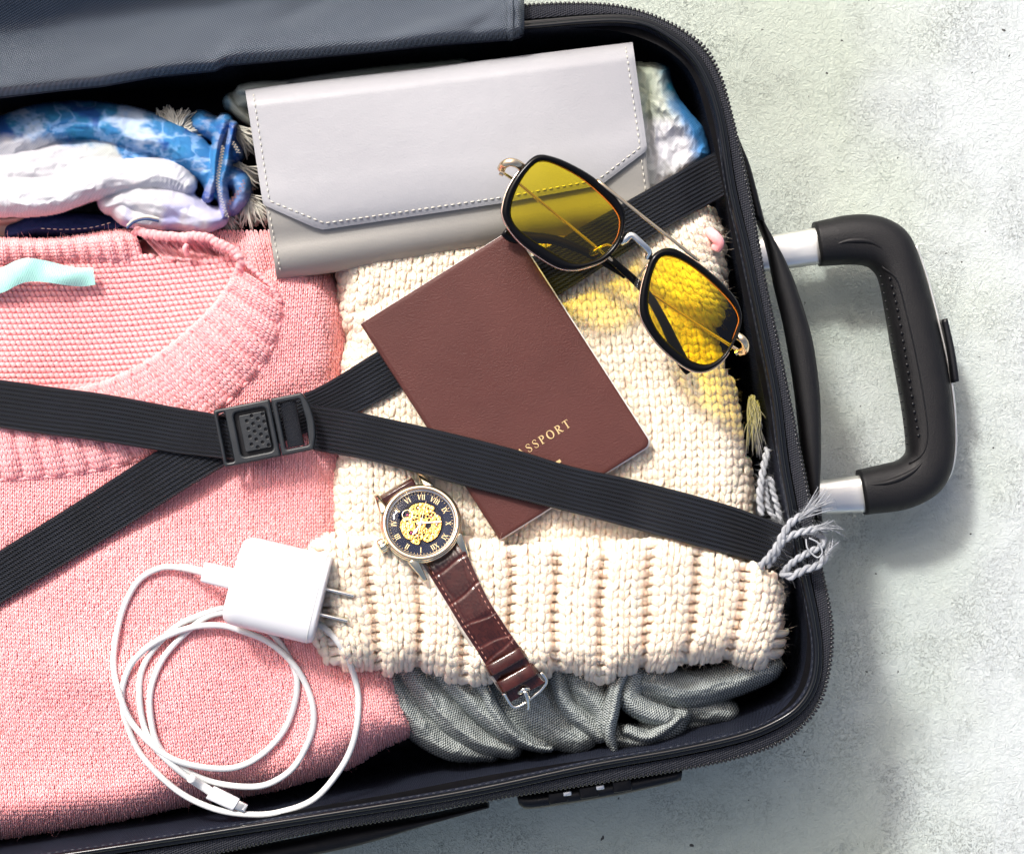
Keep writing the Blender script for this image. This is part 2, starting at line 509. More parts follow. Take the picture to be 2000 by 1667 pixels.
M['fringe'] = mat('off white fringe', (0.5084, 0.492, 0.4264), 0.85, bumps=((2500, 0.0002, 2),), var=.15, varscale=300)
M['navy'] = weave('navy cotton', (0.02, 0.035, 0.09), (0.06, 0.10, 0.22), 0.0009, 0.8, 0.0001)
M['beige_cloth'] = mat('beige cloth', (0.3444, 0.2952, 0.2542), 0.8, bumps=((900, 0.0002, 3),))

def smudge(m, lo, hi, scale=45):
    nt = m.node_tree; b = nt.nodes['Principled BSDF']; tc = nt.nodes.new('ShaderNodeTexCoord'); nz = nt.nodes.new('ShaderNodeTexNoise')
    nz.inputs['Scale'].default_value = scale; nz.inputs['Detail'].default_value = 7; nz.inputs['Roughness'].default_value = .65; nz.inputs['Distortion'].default_value = .8
    mr = nt.nodes.new('ShaderNodeMapRange'); mr.inputs[1].default_value = .3; mr.inputs[2].default_value = .7; mr.inputs[3].default_value = lo; mr.inputs[4].default_value = hi
    nt.links.new(tc.outputs['Object'], nz.inputs['Vector']); nt.links.new(nz.outputs[0], mr.inputs[0]); nt.links.new(mr.outputs[0], b.inputs['Roughness'])
for k_, lo_, hi_ in (('grip', .34, .62), ('black_plastic', .2, .5), ('shell', .25, .5), ('cover', .32, .60), ('wallet', .36, .58), ('white_plastic', .24, .45), ('alu', .25, .48), ('buckle', .28, .5)): smudge(M[k_], lo_, hi_)

def floor_mat():
    m, nt, b = nt_new('painted plaster')
    N, L = nt.nodes, nt.links
    tc = N.new('ShaderNodeTexCoord')
    def nz(scale, det=4, rough=.5, dist=0.0):
        n = N.new('ShaderNodeTexNoise'); n.inputs['Scale'].default_value = scale; n.inputs['Detail'].default_value = det
        n.inputs['Roughness'].default_value = rough; n.inputs['Distortion'].default_value = dist
        L.new(tc.outputs['Object'], n.inputs['Vector']); return n.outputs[0]
    def ramp(src, a, b_, lo=0.0, hi=1.0):
        r = N.new('ShaderNodeMapRange'); r.inputs[1].default_value = a; r.inputs[2].default_value = b_; r.inputs[3].default_value = lo; r.inputs[4].default_value = hi
        L.new(src, r.inputs[0]); return r.outputs[0]
    def mul(a, b_):
        r = N.new('ShaderNodeMath'); r.operation = 'MULTIPLY'; L.new(a, r.inputs[0])
        if isinstance(b_, float): r.inputs[1].default_value = b_
        else: L.new(b_, r.inputs[1])
        return r.outputs[0]
    def mix(fac, a, b_):
        r = N.new('ShaderNodeMix'); r.data_type = 'RGBA'; L.new(fac, r.inputs[0])
        for k, v in ((6, a), (7, b_)):
            if isinstance(v, tuple): r.inputs[k].default_value = (*v, 1)
            else: L.new(v, r.inputs[k])
        return r.outputs[2]
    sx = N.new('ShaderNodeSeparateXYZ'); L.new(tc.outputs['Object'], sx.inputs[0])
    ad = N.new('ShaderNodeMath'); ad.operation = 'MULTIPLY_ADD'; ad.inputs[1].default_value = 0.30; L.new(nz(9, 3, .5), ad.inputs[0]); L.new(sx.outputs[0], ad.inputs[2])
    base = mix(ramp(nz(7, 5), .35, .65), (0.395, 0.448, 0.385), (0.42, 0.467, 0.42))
    base = mix(ramp(ad.outputs[0], .33, .42), base, (0.42, 0.46, 0.46))  # bluish tone of the sunlit right side, put into the base colour
    # worm-like cracks of thin paint, in patches
    worm = ramp(nz(620, 3, .6, 1.8), .39, .45, 1, 0)
    patch = ramp(nz(15, 5, .7), .44, .66)
    base = mix(mul(mul(worm, patch), 0.42), base, (0.11, 0.125, 0.095))
    worm2 = ramp(nz(260, 4, .6, 2.0), .36, .42, 1, 0)
    base = mix(mul(worm2, 0.12), base, (0.25, 0.27, 0.22))
    speck = ramp(nz(230, 2, .5), .262, .24, 0, 1)
    base = mix(speck, base, (0.05, 0.05, 0.045))
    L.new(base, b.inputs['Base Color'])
    b.inputs['Roughness'].default_value = 0.75
    prev = None
    for src, d in ((nz(60, 3), 0.0010), (nz(380, 4, .6, 1.4), 0.0010), (nz(1200, 3, .6), 0.0002), (mul(mul(worm, patch), -1.0), 0.0004)):
        bp = N.new('ShaderNodeBump'); bp.inputs['Distance'].default_value = d
        L.new(src, bp.inputs['Height'])
        if prev: L.new(prev, bp.inputs['Normal'])
        prev = bp.outputs[0]
    L.new(prev, b.inputs['Normal'])
    return m
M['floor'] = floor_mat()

# ------------------------------------------------------------------ the ground
n = 40
gx, gy = np.meshgrid(np.linspace(-6, 6, n), np.linspace(6, -6, n))
V = np.stack([gx, gy, 0 * gx], -1).reshape(-1, 3)
i = np.arange(n - 1)[:, None]; j = np.arange(n - 1)[None]
Q = np.stack([i * n + j, (i + 1) * n + j, (i + 1) * n + j + 1, i * n + j + 1], -1).reshape(-1, 4)
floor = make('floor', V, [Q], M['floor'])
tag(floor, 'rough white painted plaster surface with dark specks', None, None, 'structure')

# ------------------------------------------------------------------ the suitcase
case = thing('suitcase', (500, 833), 0, 'open black hard-shell suitcase lying flat, packed with clothes', 'suitcase')
RAIL = [(1026, 50), (1140, 40), (1215, 38), (1265, 47), (1305, 68), (1338, 93), (1366, 127), (1391, 180), (1409, 249), (1428, 370), (1455, 485), (1486, 632),
        (1514, 771), (1530, 900), (1546, 990), (1567, 1102), (1589, 1206), (1597, 1275), (1590, 1332), (1566, 1375), (1526, 1406), (1456, 1436), (1330, 1465),
        (1150, 1497), (900, 1549), (600, 1598), (300, 1645), (0, 1690), (-200, 1722), (-330, 1735), (-400, 1690), (-440, 1600), (-520, 1100), (-620, 500), (-640, 380), (-600, 270), (-500, 225), (-200, 178), (0, 150), (300, 116), (700, 78)]
TEETH = [(1026, 12), (1120, 8), (1200, 12), (1260, 26), (1308, 46), (1345, 68), (1380, 98), (1407, 150), (1424, 210), (1440, 275), (1463, 380), (1494, 553), (1516, 656), (1537, 760),
         (1555, 851), (1573, 940), (1590, 1030), (1604, 1112), (1620, 1188), (1625, 1242), (1619, 1307), (1601, 1372), (1568, 1415), (1532, 1444), (1467, 1470), (1366, 1494),
         (1200, 1521), (1020, 1549), (900, 1570), (780, 1594), (600, 1625), (420, 1663), (200, 1702), (0, 1735), (-220, 1768), (-370, 1775), (-440, 1720), (-485, 1610), (-565, 1100), (-665, 500), (-685, 370), (-640, 230), (-520, 188), (-200, 140), (0, 112), (300, 78), (700, 38)]
NR = 520
rail = spl(RAIL, NR, True)
teeth = spl(TEETH, 1400, True)
def nearest_on(A, B):
    out = np.empty_like(A)
    for k in range(len(A)):
        d = np.hypot(B[:, 0] - A[k, 0], B[:, 1] - A[k, 1]); out[k] = B[d.argmin()]
    return out
tn = nearest_on(rail, teeth)
def smooth_loop(P, it):
    for _ in range(it): P = (np.roll(P, 1, 0) + P * 2 + np.roll(P, -1, 0)) / 4
    return P
tn = smooth_loop(tn, 12)
outd = tn - rail
outw = np.linalg.norm(outd, axis=1)[:, None]
outd = outd / outw
ZR = 0.132
def px3(P, z): return W(P[:, 0], P[:, 1], z)
# inner lining wall and floor of the tray
rings = []
for d, z in ((-7, 0.131), (-10, 0.128), (-11, 0.122), (-14, 0.110), (-17, 0.085), (-20, 0.055), (-30, 0.032), (-60, 0.022), (-110, 0.018)):
    k = (np.arange(NR) / NR)[:, None]
    P = rail + outd * d
    X = px3(P, ZR).copy()      # true plan position, then lowered
    wob = 0.0012 * (0.131 - z) / 0.1 * np.sin(k[:, 0] * 2 * np.pi * 31 + z * 120) + 0.002 * (0.131 - z) / 0.1 * np.sin(k[:, 0] * 2 * np.pi * 11 + z * 60)
    o3 = np.stack([outd[:, 0], -outd[:, 1], 0 * outd[:, 0]], -1)
    X = X + o3 * wob[:, None]
    X[:, 2] = z
    rings.append(X)
rings = np.array(rings)
c0 = rings[-1].mean(0)
V, F = loft(rings, True, False, cap=False)
last = np.arange((len(rings) - 1) * NR, len(rings) * NR)
V = np.concatenate([V, [c0]])
F.append(np.stack([np.full(NR, len(V) - 1), last, np.roll(last, -1)], -1))
make('lining', V, F, M['lining'], case)
# lining seam stitches along the rail
def stitches(P3, ln, gap, r, sides=5, lift=None):
    """dashes along a world polyline"""
    acc = Acc()
    P3 = np.asarray(P3)
    L = np.concatenate([[0], np.cumsum(np.linalg.norm(np.diff(P3, axis=0), axis=1))])
    s = 0.0
    while s + ln < L[-1]:
        u = np.linspace(s, s + ln, 5)
        X = np.stack([np.interp(u, L, P3[:, j]) for j in range(3)], -1)
        X[:, 2] += r * np.array([-.9, .4, .7, .4, -.9])
        acc.add(*tube(X, r * np.array([.5, 1, 1.1, 1, .5]), sides))
        s += ln + gap
    return acc
X = px3(rail + outd * -9.5, ZR); X[:, 2] = 0.1305
sel = np.r_[40:330]
stitches(X[sel], 0.0020, 0.0018, 0.00010).build('lining_stitching', M['lining_thread'], case, kind='stuff')
# rail: glossy rounded lip
prof = [(-8, 0.1295), (-8, 0.1325), (-6.5, 0.1345), (-3, 0.1354), (1, 0.1350), (3, 0.1335), (5, 0.1330), (8, 0.1335), (9.5, 0.1320), (10, 0.1285), (0, 0.1270)]
rings = np.stack([px3(rail + outd * d, z) for d, z in prof], 1)
V, F = loft(rings, True, True)
make('rim', V, F, M['rail'], case)
# black flange between rim and tape and the outer shell
fl = []
for q, z in ((0.0, 0.129), (0.15, 0.1293)):
    P = rail + outd * (9 + (outw - 9) * q); fl.append(px3(P, z))
tape = []
for q in np.linspace(0.12, 0.97, 10):
    P = rail + outd * (9 + (outw - 9) * q)
    tape.append(px3(P, 0.1298 - 0.0022 * q + 0.0008 * np.sin(q * np.pi)))
tape = np.stack(tape, 1)
V, F = loft(tape, False, True)
make('zipper_tape', V, F, M['tape'], case)
sh = []
Tc = px3(tn, 0.126)
o3 = np.stack([outd[:, 0], -outd[:, 1], 0 * outd[:, 0]], -1)
for off, z in ((-0.012, 0.128), (-0.006, 0.1262), (-0.0005, 0.1255), (0.0012, 0.123), (0.0014, 0.118), (-0.001, 0.112), (-0.002, 0.09), (-0.003, 0.05), (-0.006, 0.025), (-0.014, 0.010), (-0.028, 0.005)):
    X = Tc + o3 * off; X = X.copy(); X[:, 2] = z; sh.append(X)
sh = np.array(sh)
V, F = loft(sh, True, False, cap=False)
c0 = sh[-1].mean(0); last = np.arange((len(sh) - 1) * NR, len(sh) * NR)
V = np.concatenate([V, [c0]])
F.append(np.stack([np.full(NR, len(V) - 1), np.roll(last, -1), last], -1))
make('shell', V, F, M['shell'], case)
# zipper teeth: one rounded coil bead after the other
tt = spl(TEETH, 4000, True)
Lx = px3(tt, 0.127)
seg = np.linalg.norm(np.diff(np.concatenate([Lx, Lx[:1]]), axis=0), axis=1)
Lc = np.concatenate([[0], np.cumsum(seg)])
nteeth = int(Lc[-1] / 0.00215)
u = np.linspace(0, Lc[-1], nteeth, endpoint=False)
C3 = np.stack([np.interp(u, Lc, np.concatenate([Lx, Lx[:1]])[:, j]) for j in range(3)], -1)
T_ = np.roll(C3, -1, 0) - np.roll(C3, 1, 0); T_ /= np.linalg.norm(T_, axis=1)[:, None]
Nn = np.stack([-T_[:, 1], T_[:, 0], 0 * T_[:, 0]], -1)
keep = (C3[:, 0] > -0.30)
C3, T_, Nn = C3[keep], T_[keep], Nn[keep]
# bead template: ellipsoid stretched across the path
a = np.linspace(0, 2 * np.pi, 8, endpoint=False)
tv = []
for lv, rr in ((-1, .45), (-.6, .9), (0, 1.0), (.6, .9), (1, .45)):
    tv.append(np.stack([np.full(8, lv * 0.00115), rr * 0.00082 * np.cos(a), rr * 0.0010 * np.sin(a)], -1))
tv = np.array(tv)
bV, bF = loft(tv)
nb = len(C3)
VV = C3[:, None] + bV[None, :, 0:1] * Nn[:, None] + bV[None, :, 1:2] * T_[:, None] + bV[None, :, 2:3] * np.array([0, 0, 1.0])
off = (np.arange(nb) * len(bV))[:, None, None]
make('zipper_teeth', VV.reshape(-1, 3), [(f[None] + off).reshape(-1, f.shape[1]) for f in bF], M['tooth'], case, kind='stuff')

# carry handle on the end of the case: an arched band with an end bracket
def band_loft(A, B, z0, z1, n=60, sides=16, power=3.0, taper=True):
    A = spl(A, n); B = spl(B, n)
    zc, hz = (z0 + z1) / 2, (z1 - z0) / 2
    a3, b3 = W(A[:, 0], A[:, 1], zc), W(B[:, 0], B[:, 1], zc)
    c = (a3 + b3) / 2; h = (b3 - a3) / 2
    th = np.linspace(0, 2 * np.pi, sides, endpoint=False)
    cs = np.sign(np.cos(th)) * np.abs(np.cos(th)) ** (2 / power); sn = np.sign(np.sin(th)) * np.abs(np.sin(th)) ** (2 / power)
    rings = c[:, None] + cs[None, :, None] * h[:, None] + sn[None, :, None] * np.array([0, 0, hz])
    return loft(rings)
inner = [(1476, 425), (1496, 480), (1512, 560), (1531, 640), (1548, 740), (1559, 830), (1566, 900), (1577, 960), (1588, 1010)]
outer = [(1489, 432), (1532, 508), (1559, 574), (1585, 661), (1598, 747), (1602, 812), (1602, 898), (1599, 960), (1598, 1008)]
V, F = band_loft(inner, outer, 0.085, 0.103)
ch = make('carry_handle', V, F, M['grip'], case)
V, F = band_loft([(1432, 268), (1440, 320), (1452, 370), (1466, 430)], [(1440, 280), (1460, 322), (1474, 370), (1491, 436)], 0.078, 0.108, 20)
make('handle_bracket', V, F, M['shell'], ch)
V, F = band_loft([(1580, 985), (1585, 1010), (1592, 1050), (1600, 1090)], [(1600, 985), (1602, 1015), (1604, 1050), (1608, 1092)], 0.078, 0.108, 16)
make('handle_bracket', V, F, M['shell'], ch)
# side handle and lock on the long side
V, F = band_loft([(400, 1668), (560, 1640), (700, 1612), (840, 1590), (950, 1566)], [(400, 1700), (560, 1676), (700, 1648), (840, 1606), (956, 1573)], 0.085, 0.104)
make('side_handle', V, F, M['grip'], case)
V, F = band_loft([(1008, 1540), (1060, 1536), (1200, 1512), (1330, 1490)], [(1014, 1566), (1040, 1575), (1200, 1550), (1326, 1521)], 0.085, 0.112, 24)
lk = make('combination_lock', V, F, M['black_plastic'], case)
for (x, y) in ((1108, 1548), (1172, 1536)):
    c = W(x, y, 0.1125)
    make('lock_slider', *box(c, 0.0042, 0.0024, 0.003, R(9), 0.0006), M['alu'], lk)
for (x, y) in ((1090, 1556), (1150, 1545), (1215, 1533)):
    c = W(x, y, 0.1120)
    make('lock_wheel', *box(c, 0.0095, 0.006, 0.003, R(9), 0.001), M['shell'], lk)

# pull-out handle lying just above the ground
IN = [(1602, 520), (1658, 517), (1689, 519), (1706, 529), (1717, 548), (1727, 596), (1740, 674), (1753, 747), (1764, 812), (1770, 868), (1768, 885), (1753, 898), (1727, 905), (1675, 917)]
OUT = [(1588, 434), (1650, 421), (1700, 420), (1745, 434), (1778, 465), (1802, 530), (1830, 634), (1848, 715), (1859, 790), (1863, 870), (1855, 925), (1828, 965), (1770, 994), (1689, 1005)]
V, F = band_loft(IN, OUT, 0.020, 0.048, 130, 30, 2.6)
grip = make('pull_handle', V, F, M['grip'], case)
def arm(x0, y0a, y0b, x1, y1a, y1b, name):
    V, F = band_loft([(1300, y0a + (y0a - y1a) / (x1 - x0) * (x0 - 1300)), (x0, y0a), (x1, y1a)], [(1300, y0b + (y0b - y1b) / (x1 - x0) * (x0 - 1300)), (x0, y0b), (x1, y1b)], 0.026, 0.041, 30, 24, 3.2)
    make(name, V, F, M['alu'], grip)
arm(1507, 459, 529, 1602, 443, 516, 'pole')
arm(1600, 938, 1004, 1696, 925, 1000, 'pole')
# silver trim on the outer edge
tr = spl([(1788, 480), (1810, 545), (1833, 634), (1851, 715), (1862, 790), (1865, 868), (1858, 915), (1846, 940)], 80)
V, F = tube(W(tr[:, 0], tr[:, 1], 0.032), 0.0011, 8, flat=3.0)
make('silver_trim', V, F, M['alu'], grip)
V, F = band_loft([(1834, 626), (1846, 684), (1856, 748)], [(1846, 622), (1860, 684), (1869, 744)], 0.024, 0.042, 20, 20, 5)
make('release_button', V, F, M['black_plastic'], grip)
# moulded grip shell seam and inner pad with two rows of studs
sm = spl([(1722, 520), (1752, 548), (1772, 620), (1790, 700), (1806, 790), (1812, 850), (1802, 885), (1775, 905)], 60)
ai = spl(IN, 130); ao = spl(OUT, 130)
def grip_z(P):
    out = []
    for p in P:
        d1 = np.hypot(*(ai - p).T); d2 = np.hypot(*(ao - p).T); i1 = d1.argmin(); i2 = d2.argmin()
        t = d1[i1] / (d1[i1] + d2[i2]) * 2 - 1
        out.append(0.034 + 0.014 * max(0.0, 1 - abs(t) ** 2.6) ** (1 / 2.6))
    return np.array(out)
V, F = tube(W(sm[:, 0], sm[:, 1], grip_z(sm) + 0.0000), 0.00035, 6)
make('grip_seam', V, F, M['black_plastic'], grip)
acc = Acc()
def dome(c, r, h=0.6, n=10):
    V, F = lathe([(r * math.cos(t), r * h * math.sin(t)) for t in (0, .4, .8, 1.2, 1.5)], n)
    return V + np.asarray(c), F
for row, cnt, r in (([(1738, 544), (1752, 600), (1768, 690), (1782, 780), (1794, 850)], 21, 0.0008), ([(1720, 540), (1733, 606), (1748, 700), (1762, 790), (1772, 866)], 21, 0.0006)):
    P = spl(row, cnt); z = grip_z(P)
    for p, zz in zip(P, z): acc.add(*dome(W(p[0], p[1], zz), r))
acc.build('grip_studs', M['black_plastic'], grip, kind='stuff')
# finger grooves moulded in the corners
for pts in ([(1626, 480), (1660, 470), (1700, 472), (1730, 490)], [(1690, 948), (1740, 940), (1780, 922), (1806, 898)]):
    P = spl(pts, 30)
    V, F = tube(W(P[:, 0], P[:, 1], grip_z(P) - 0.0006), 0.0016 * np.sin(np.linspace(0, np.pi, 30)) + 0.0001, 8)
    make('finger_ridge', V, F, M['grip'], grip)

# divider flap of grey-blue nylon folded over the long edge
def flap_low(x): return np.interp(x, [-400, 0, 120, 200, 300, 420, 440, 560, 700, 850, 1000, 1024], [222, 190, 176, 168, 150, 138, 128, 117, 104, 88, 77, 70])
def flap_ridge(x): return np.interp(x, [-400, 0, 280, 560, 800, 1024], [120, 71, 32, -2, -34, -60])
nx, ny = 260, 70
us = np.linspace(-400, 1024, nx)
t = np.linspace(0, 1, ny)[:, None]
X = us[None] + 0 * t
low = flap_low(us); top = np.full(nx, -420.0)
Y = low[None] * t + top[None] * (1 - t)
rd = flap_ridge(us)[None]
tq = np.clip((Y - rd) / np.maximum(low[None] - 24 - rd, 20), 0, 1)
Z = 0.140 + 0.0085 * tq - 0.016 * sstep(0, 1, (Y - (low[None] - 24)) / 24) ** 2 + 0.020 * sstep(0, -110, Y - rd)
Z = Z + 0.0020 * fbm(X + Y * .6, Y * 2.0, 130, 3, 4) + 0.0030 * np.exp(-(((X - 440) * .8 + (Y - 118) * .6) / 24) ** 2) * sstep(40, 140, Y)
Z = Z - 0.0022 * np.exp(-(((X - 590) * .45 + (Y - 16)) / 22) ** 2) * sstep(470, 600, X) * sstep(800, 640, X)
Z = Z + 0.0020 * np.exp(-(((X - 880) * .30 + (Y - 46)) / 16) ** 2) * sstep(640, 800, X) - 0.0015 * np.exp(-(((X - 960) * .8 + (Y - 30)) / 14) ** 2)
Z = Z - 0.012 * sstep(1012, 1024, X)
V, Q = sheet(X, Y, Z)
V2, _ = sheet(X, Y, Z - 0.0012)
fl = make('divider_flap', np.concatenate([V, V2]), [Q, Q[:, ::-1] + len(V)], M['nylon'], case)
e = np.array([(X[k, -6], Y[k, -6], Z[k, -6] + 0.0012) for k in range(30, ny)])
V, F = tube(W(e[:, 0], e[:, 1], e[:, 2]), 0.0016, 8, flat=.6)
make('edge_binding', V, F, M['nylon'], fl)
e = np.stack([us, low - 2, Z[-1] + 0.0012], -1)[60:]
V, F = tube(W(e[:, 0], e[:, 1], e[:, 2] - .001), 0.0011, 8, flat=.8)
make('hem', V, F, M['lining'], fl)

# ------------------------------------------------------------------ height fields of the packed clothes
SW = [(-420, 470), (0, 470), (250, 462), (420, 470), (560, 480), (650, 520), (700, 600), (720, 800), (760, 1000), (770, 1200), (790, 1320), (815, 1425), (798, 1441), (750, 1462), (690, 1500), (540, 1545), (360, 1575), (240, 1603), (0, 1640), (-250, 1680), (-420, 1690)]
SWs = np.array(round_poly(SW, [20] * 11 + [20, 6, 10, 20, 20, 20, 20, 20, 20, 20], 3))
dsw = Grid(lambda x, y: dist_poly(x, y, SWs), -460, 860, 420, 1720, 6)
DENT = [((-120, 1202), (430, 888)), ((430, 888), (700, 745)), ((700, 745), (1404, 342))]
def dent(x, y):
    x, y = np.asarray(x, float), np.asarray(y, float); z = 0 * x
    for (a, b) in DENT:
        e = np.array(b, float) - a; L = e @ e; t = np.clip(((x - a[0]) * e[0] + (y - a[1]) * e[1]) / L, 0, 1)
        d = np.hypot(x - a[0] - t * e[0], y - a[1] - t * e[1]); z = np.minimum(z, -0.0034 * np.exp(-(d / 52) ** 4) ) 
    return z
def H_sw(x, y):
    d = dsw(x, y)
    wd, rr = 80, 0.050
    t = np.clip(1 - d / wd, 0, 1)
    z = 0.1235 + 0.004 * fbm(x, y, 330, 2, 9) + 0.003 * np.sin((x + .35 * y) / 95.0) * sstep(950, 1300, y) + 0.0035 * np.exp(-((x - 330) ** 2 + (y - 1330) ** 2) / 2 / 170 ** 2)
    z = z - rr * (1 - np.sqrt(np.clip(1 - t ** 2, 0, 1)))
    z = z - 0.014 * sstep(610, 700, x) * sstep(1400, 1100, y) + dent(x, y)
    z = z + 0.0040 * np.sin((x * .85 - y * .55) / 50 + 2.8 * noise(x, y, 230, 7)) * sstep(1120, 1320, y) * sstep(20, 90, d)
    z = z + 0.0016 * np.sin((x * .3 + y * .9) / 48 + 2.5 * noise(x, y, 200, 8)) * sstep(1000, 900, y) * sstep(430, 560, x)
    return z
HT = [(655, 505), (720, 440), (1000, 400), (1240, 420), (1330, 380), (1392, 402), (1412, 450), (1420, 510), (1422, 560), (1418, 610), (1396, 650), (1412, 690), (1436, 760), (1455, 840), (1468, 920), (1476, 985), (1490, 1100), (1400, 1180), (700, 1180), (640, 1100), (642, 950), (655, 830), (664, 700), (680, 655), (660, 632)]
HTs = round_poly(HT, 12, 3)
dht = Grid(lambda x, y: dist_poly(x, y, HTs), 580, 1540, 340, 1240, 5)
def H_hat(x, y):
    d = dht(x, y)
    t = np.clip(1 - d / 70, 0, 1)
    z = 0.1275 + 0.0045 * np.exp(-((x - 1050) ** 2 / 2 / 330 ** 2 + (y - 800) ** 2 / 2 / 260 ** 2))
    z = z + 0.0022 * fbm(x, y, 210, 2, 2)
    z = z - 0.040 * (1 - np.sqrt(np.clip(1 - t ** 2, 0, 1)))
    z = z + dent(x, y)
    # folded crown: an upper lobe above a soft crease on the right
    cr = (y - 560) - 0.66 * (x - 1262)
    z = z + 0.006 * sstep(12, -30, cr) * sstep(1180, 1290, x) - 0.005 * np.exp(-((cr - 10) / 14) ** 2) * sstep(1210, 1300, x)
    z = z - 0.003 * np.exp(-(((y - 600) + 0.45 * (x - 720)) / 14) ** 2) * sstep(800, 720, x)
    return z
CF = [(596, 1068), (612, 1048), (650, 1040), (740, 1046), (830, 1052), (900, 1042), (960, 1050), (1010, 1060), (1100, 1050), (1200, 1052), (1300, 1046), (1340, 1052), (1420, 1080), (1490, 1102), (1520, 1130), (1534, 1180), (1538, 1225), (1528, 1270), (1505, 1300), (1470, 1308), (1440, 1296), (1400, 1290), (1340, 1300), (1300, 1316), (1255, 1308), (1215, 1322), (1170, 1334), (1130, 1318), (1080, 1320), (1040, 1330), (990, 1322), (930, 1342), (880, 1330), (820, 1306), (760, 1318), (720, 1306), (660, 1312), (632, 1290), (608, 1240), (592, 1180), (588, 1120)]
CFs = spl(CF, 160, True)
dcf = Grid(lambda x, y: dist_poly(x, y, CFs), 540, 1590, 990, 1390, 5)
def H_cuff(x, y):
    d = dcf(x, y)
    wd = 26 + 36 * sstep(1085, 1180, y); rr = 0.012 + 0.022 * sstep(1085, 1180, y)
    t = np.clip(1 - d / wd, 0, 1)
    z = 0.1415 + 0.0015 * fbm(x, y, 160, 2, 6) - 0.006 * sstep(1250, 1540, x)
    z = z - rr * (1 - np.sqrt(np.clip(1 - t ** 2, 0, 1)))
    return z

def wrap(x, y, G, H):
    """a point outside the outline of G is brought back to its edge and let down the side"""
    d = G(x, y); e = 3.0
    gx_, gy_ = G(x + e, y) - G(x - e, y), G(x, y + e) - G(x, y - e); L = np.hypot(gx_, gy_) + 1e-6
    k = np.clip(3.0 - d, 0, 60)
    x2, y2 = x + gx_ / L * k, y + gy_ / L * k
    return x2, y2, H(x2, y2) - k * PXM * .9

# ------------------------------------------------------------------ knitting
def leg_template(side, rings=5, sides=6, r=0.27, ply=0.0, spread=0.36, lo=-0.46, hi=1.16, fat=1.0):
    """one leg of a knitted V inside a unit cell: a across, b up the column, c out of the cloth"""
    t = np.linspace(0, 1, rings)
    a = 0.5 + side * (0.10 + spread * 0.72 * t ** 0.9)
    b = lo + (hi - lo) * t
    c = 0.10 + 0.20 * np.sin(np.pi * t) - 0.14 * t
    rad = r * np.clip(np.sin(np.pi * (0.06 + 0.90 * t)), 0.05, 1) ** 0.50
    th = np.linspace(0, 2 * np.pi, sides, endpoint=False)
    P = np.stack([a, b, c], -1)
    ax = np.array([1.0, 0, 0]); up = np.array([0, 0, 1.0])
    tw_ = 1 + ply * np.cos(3 * th[None, :] - side * 8.5 * t[:, None])
    rr = P[:, None] + rad[:, None, None] * tw_[..., None] * (np.cos(th)[None, :, None] * ax + fat * np.sin(th)[None, :, None] * up)
    return loft(rr)

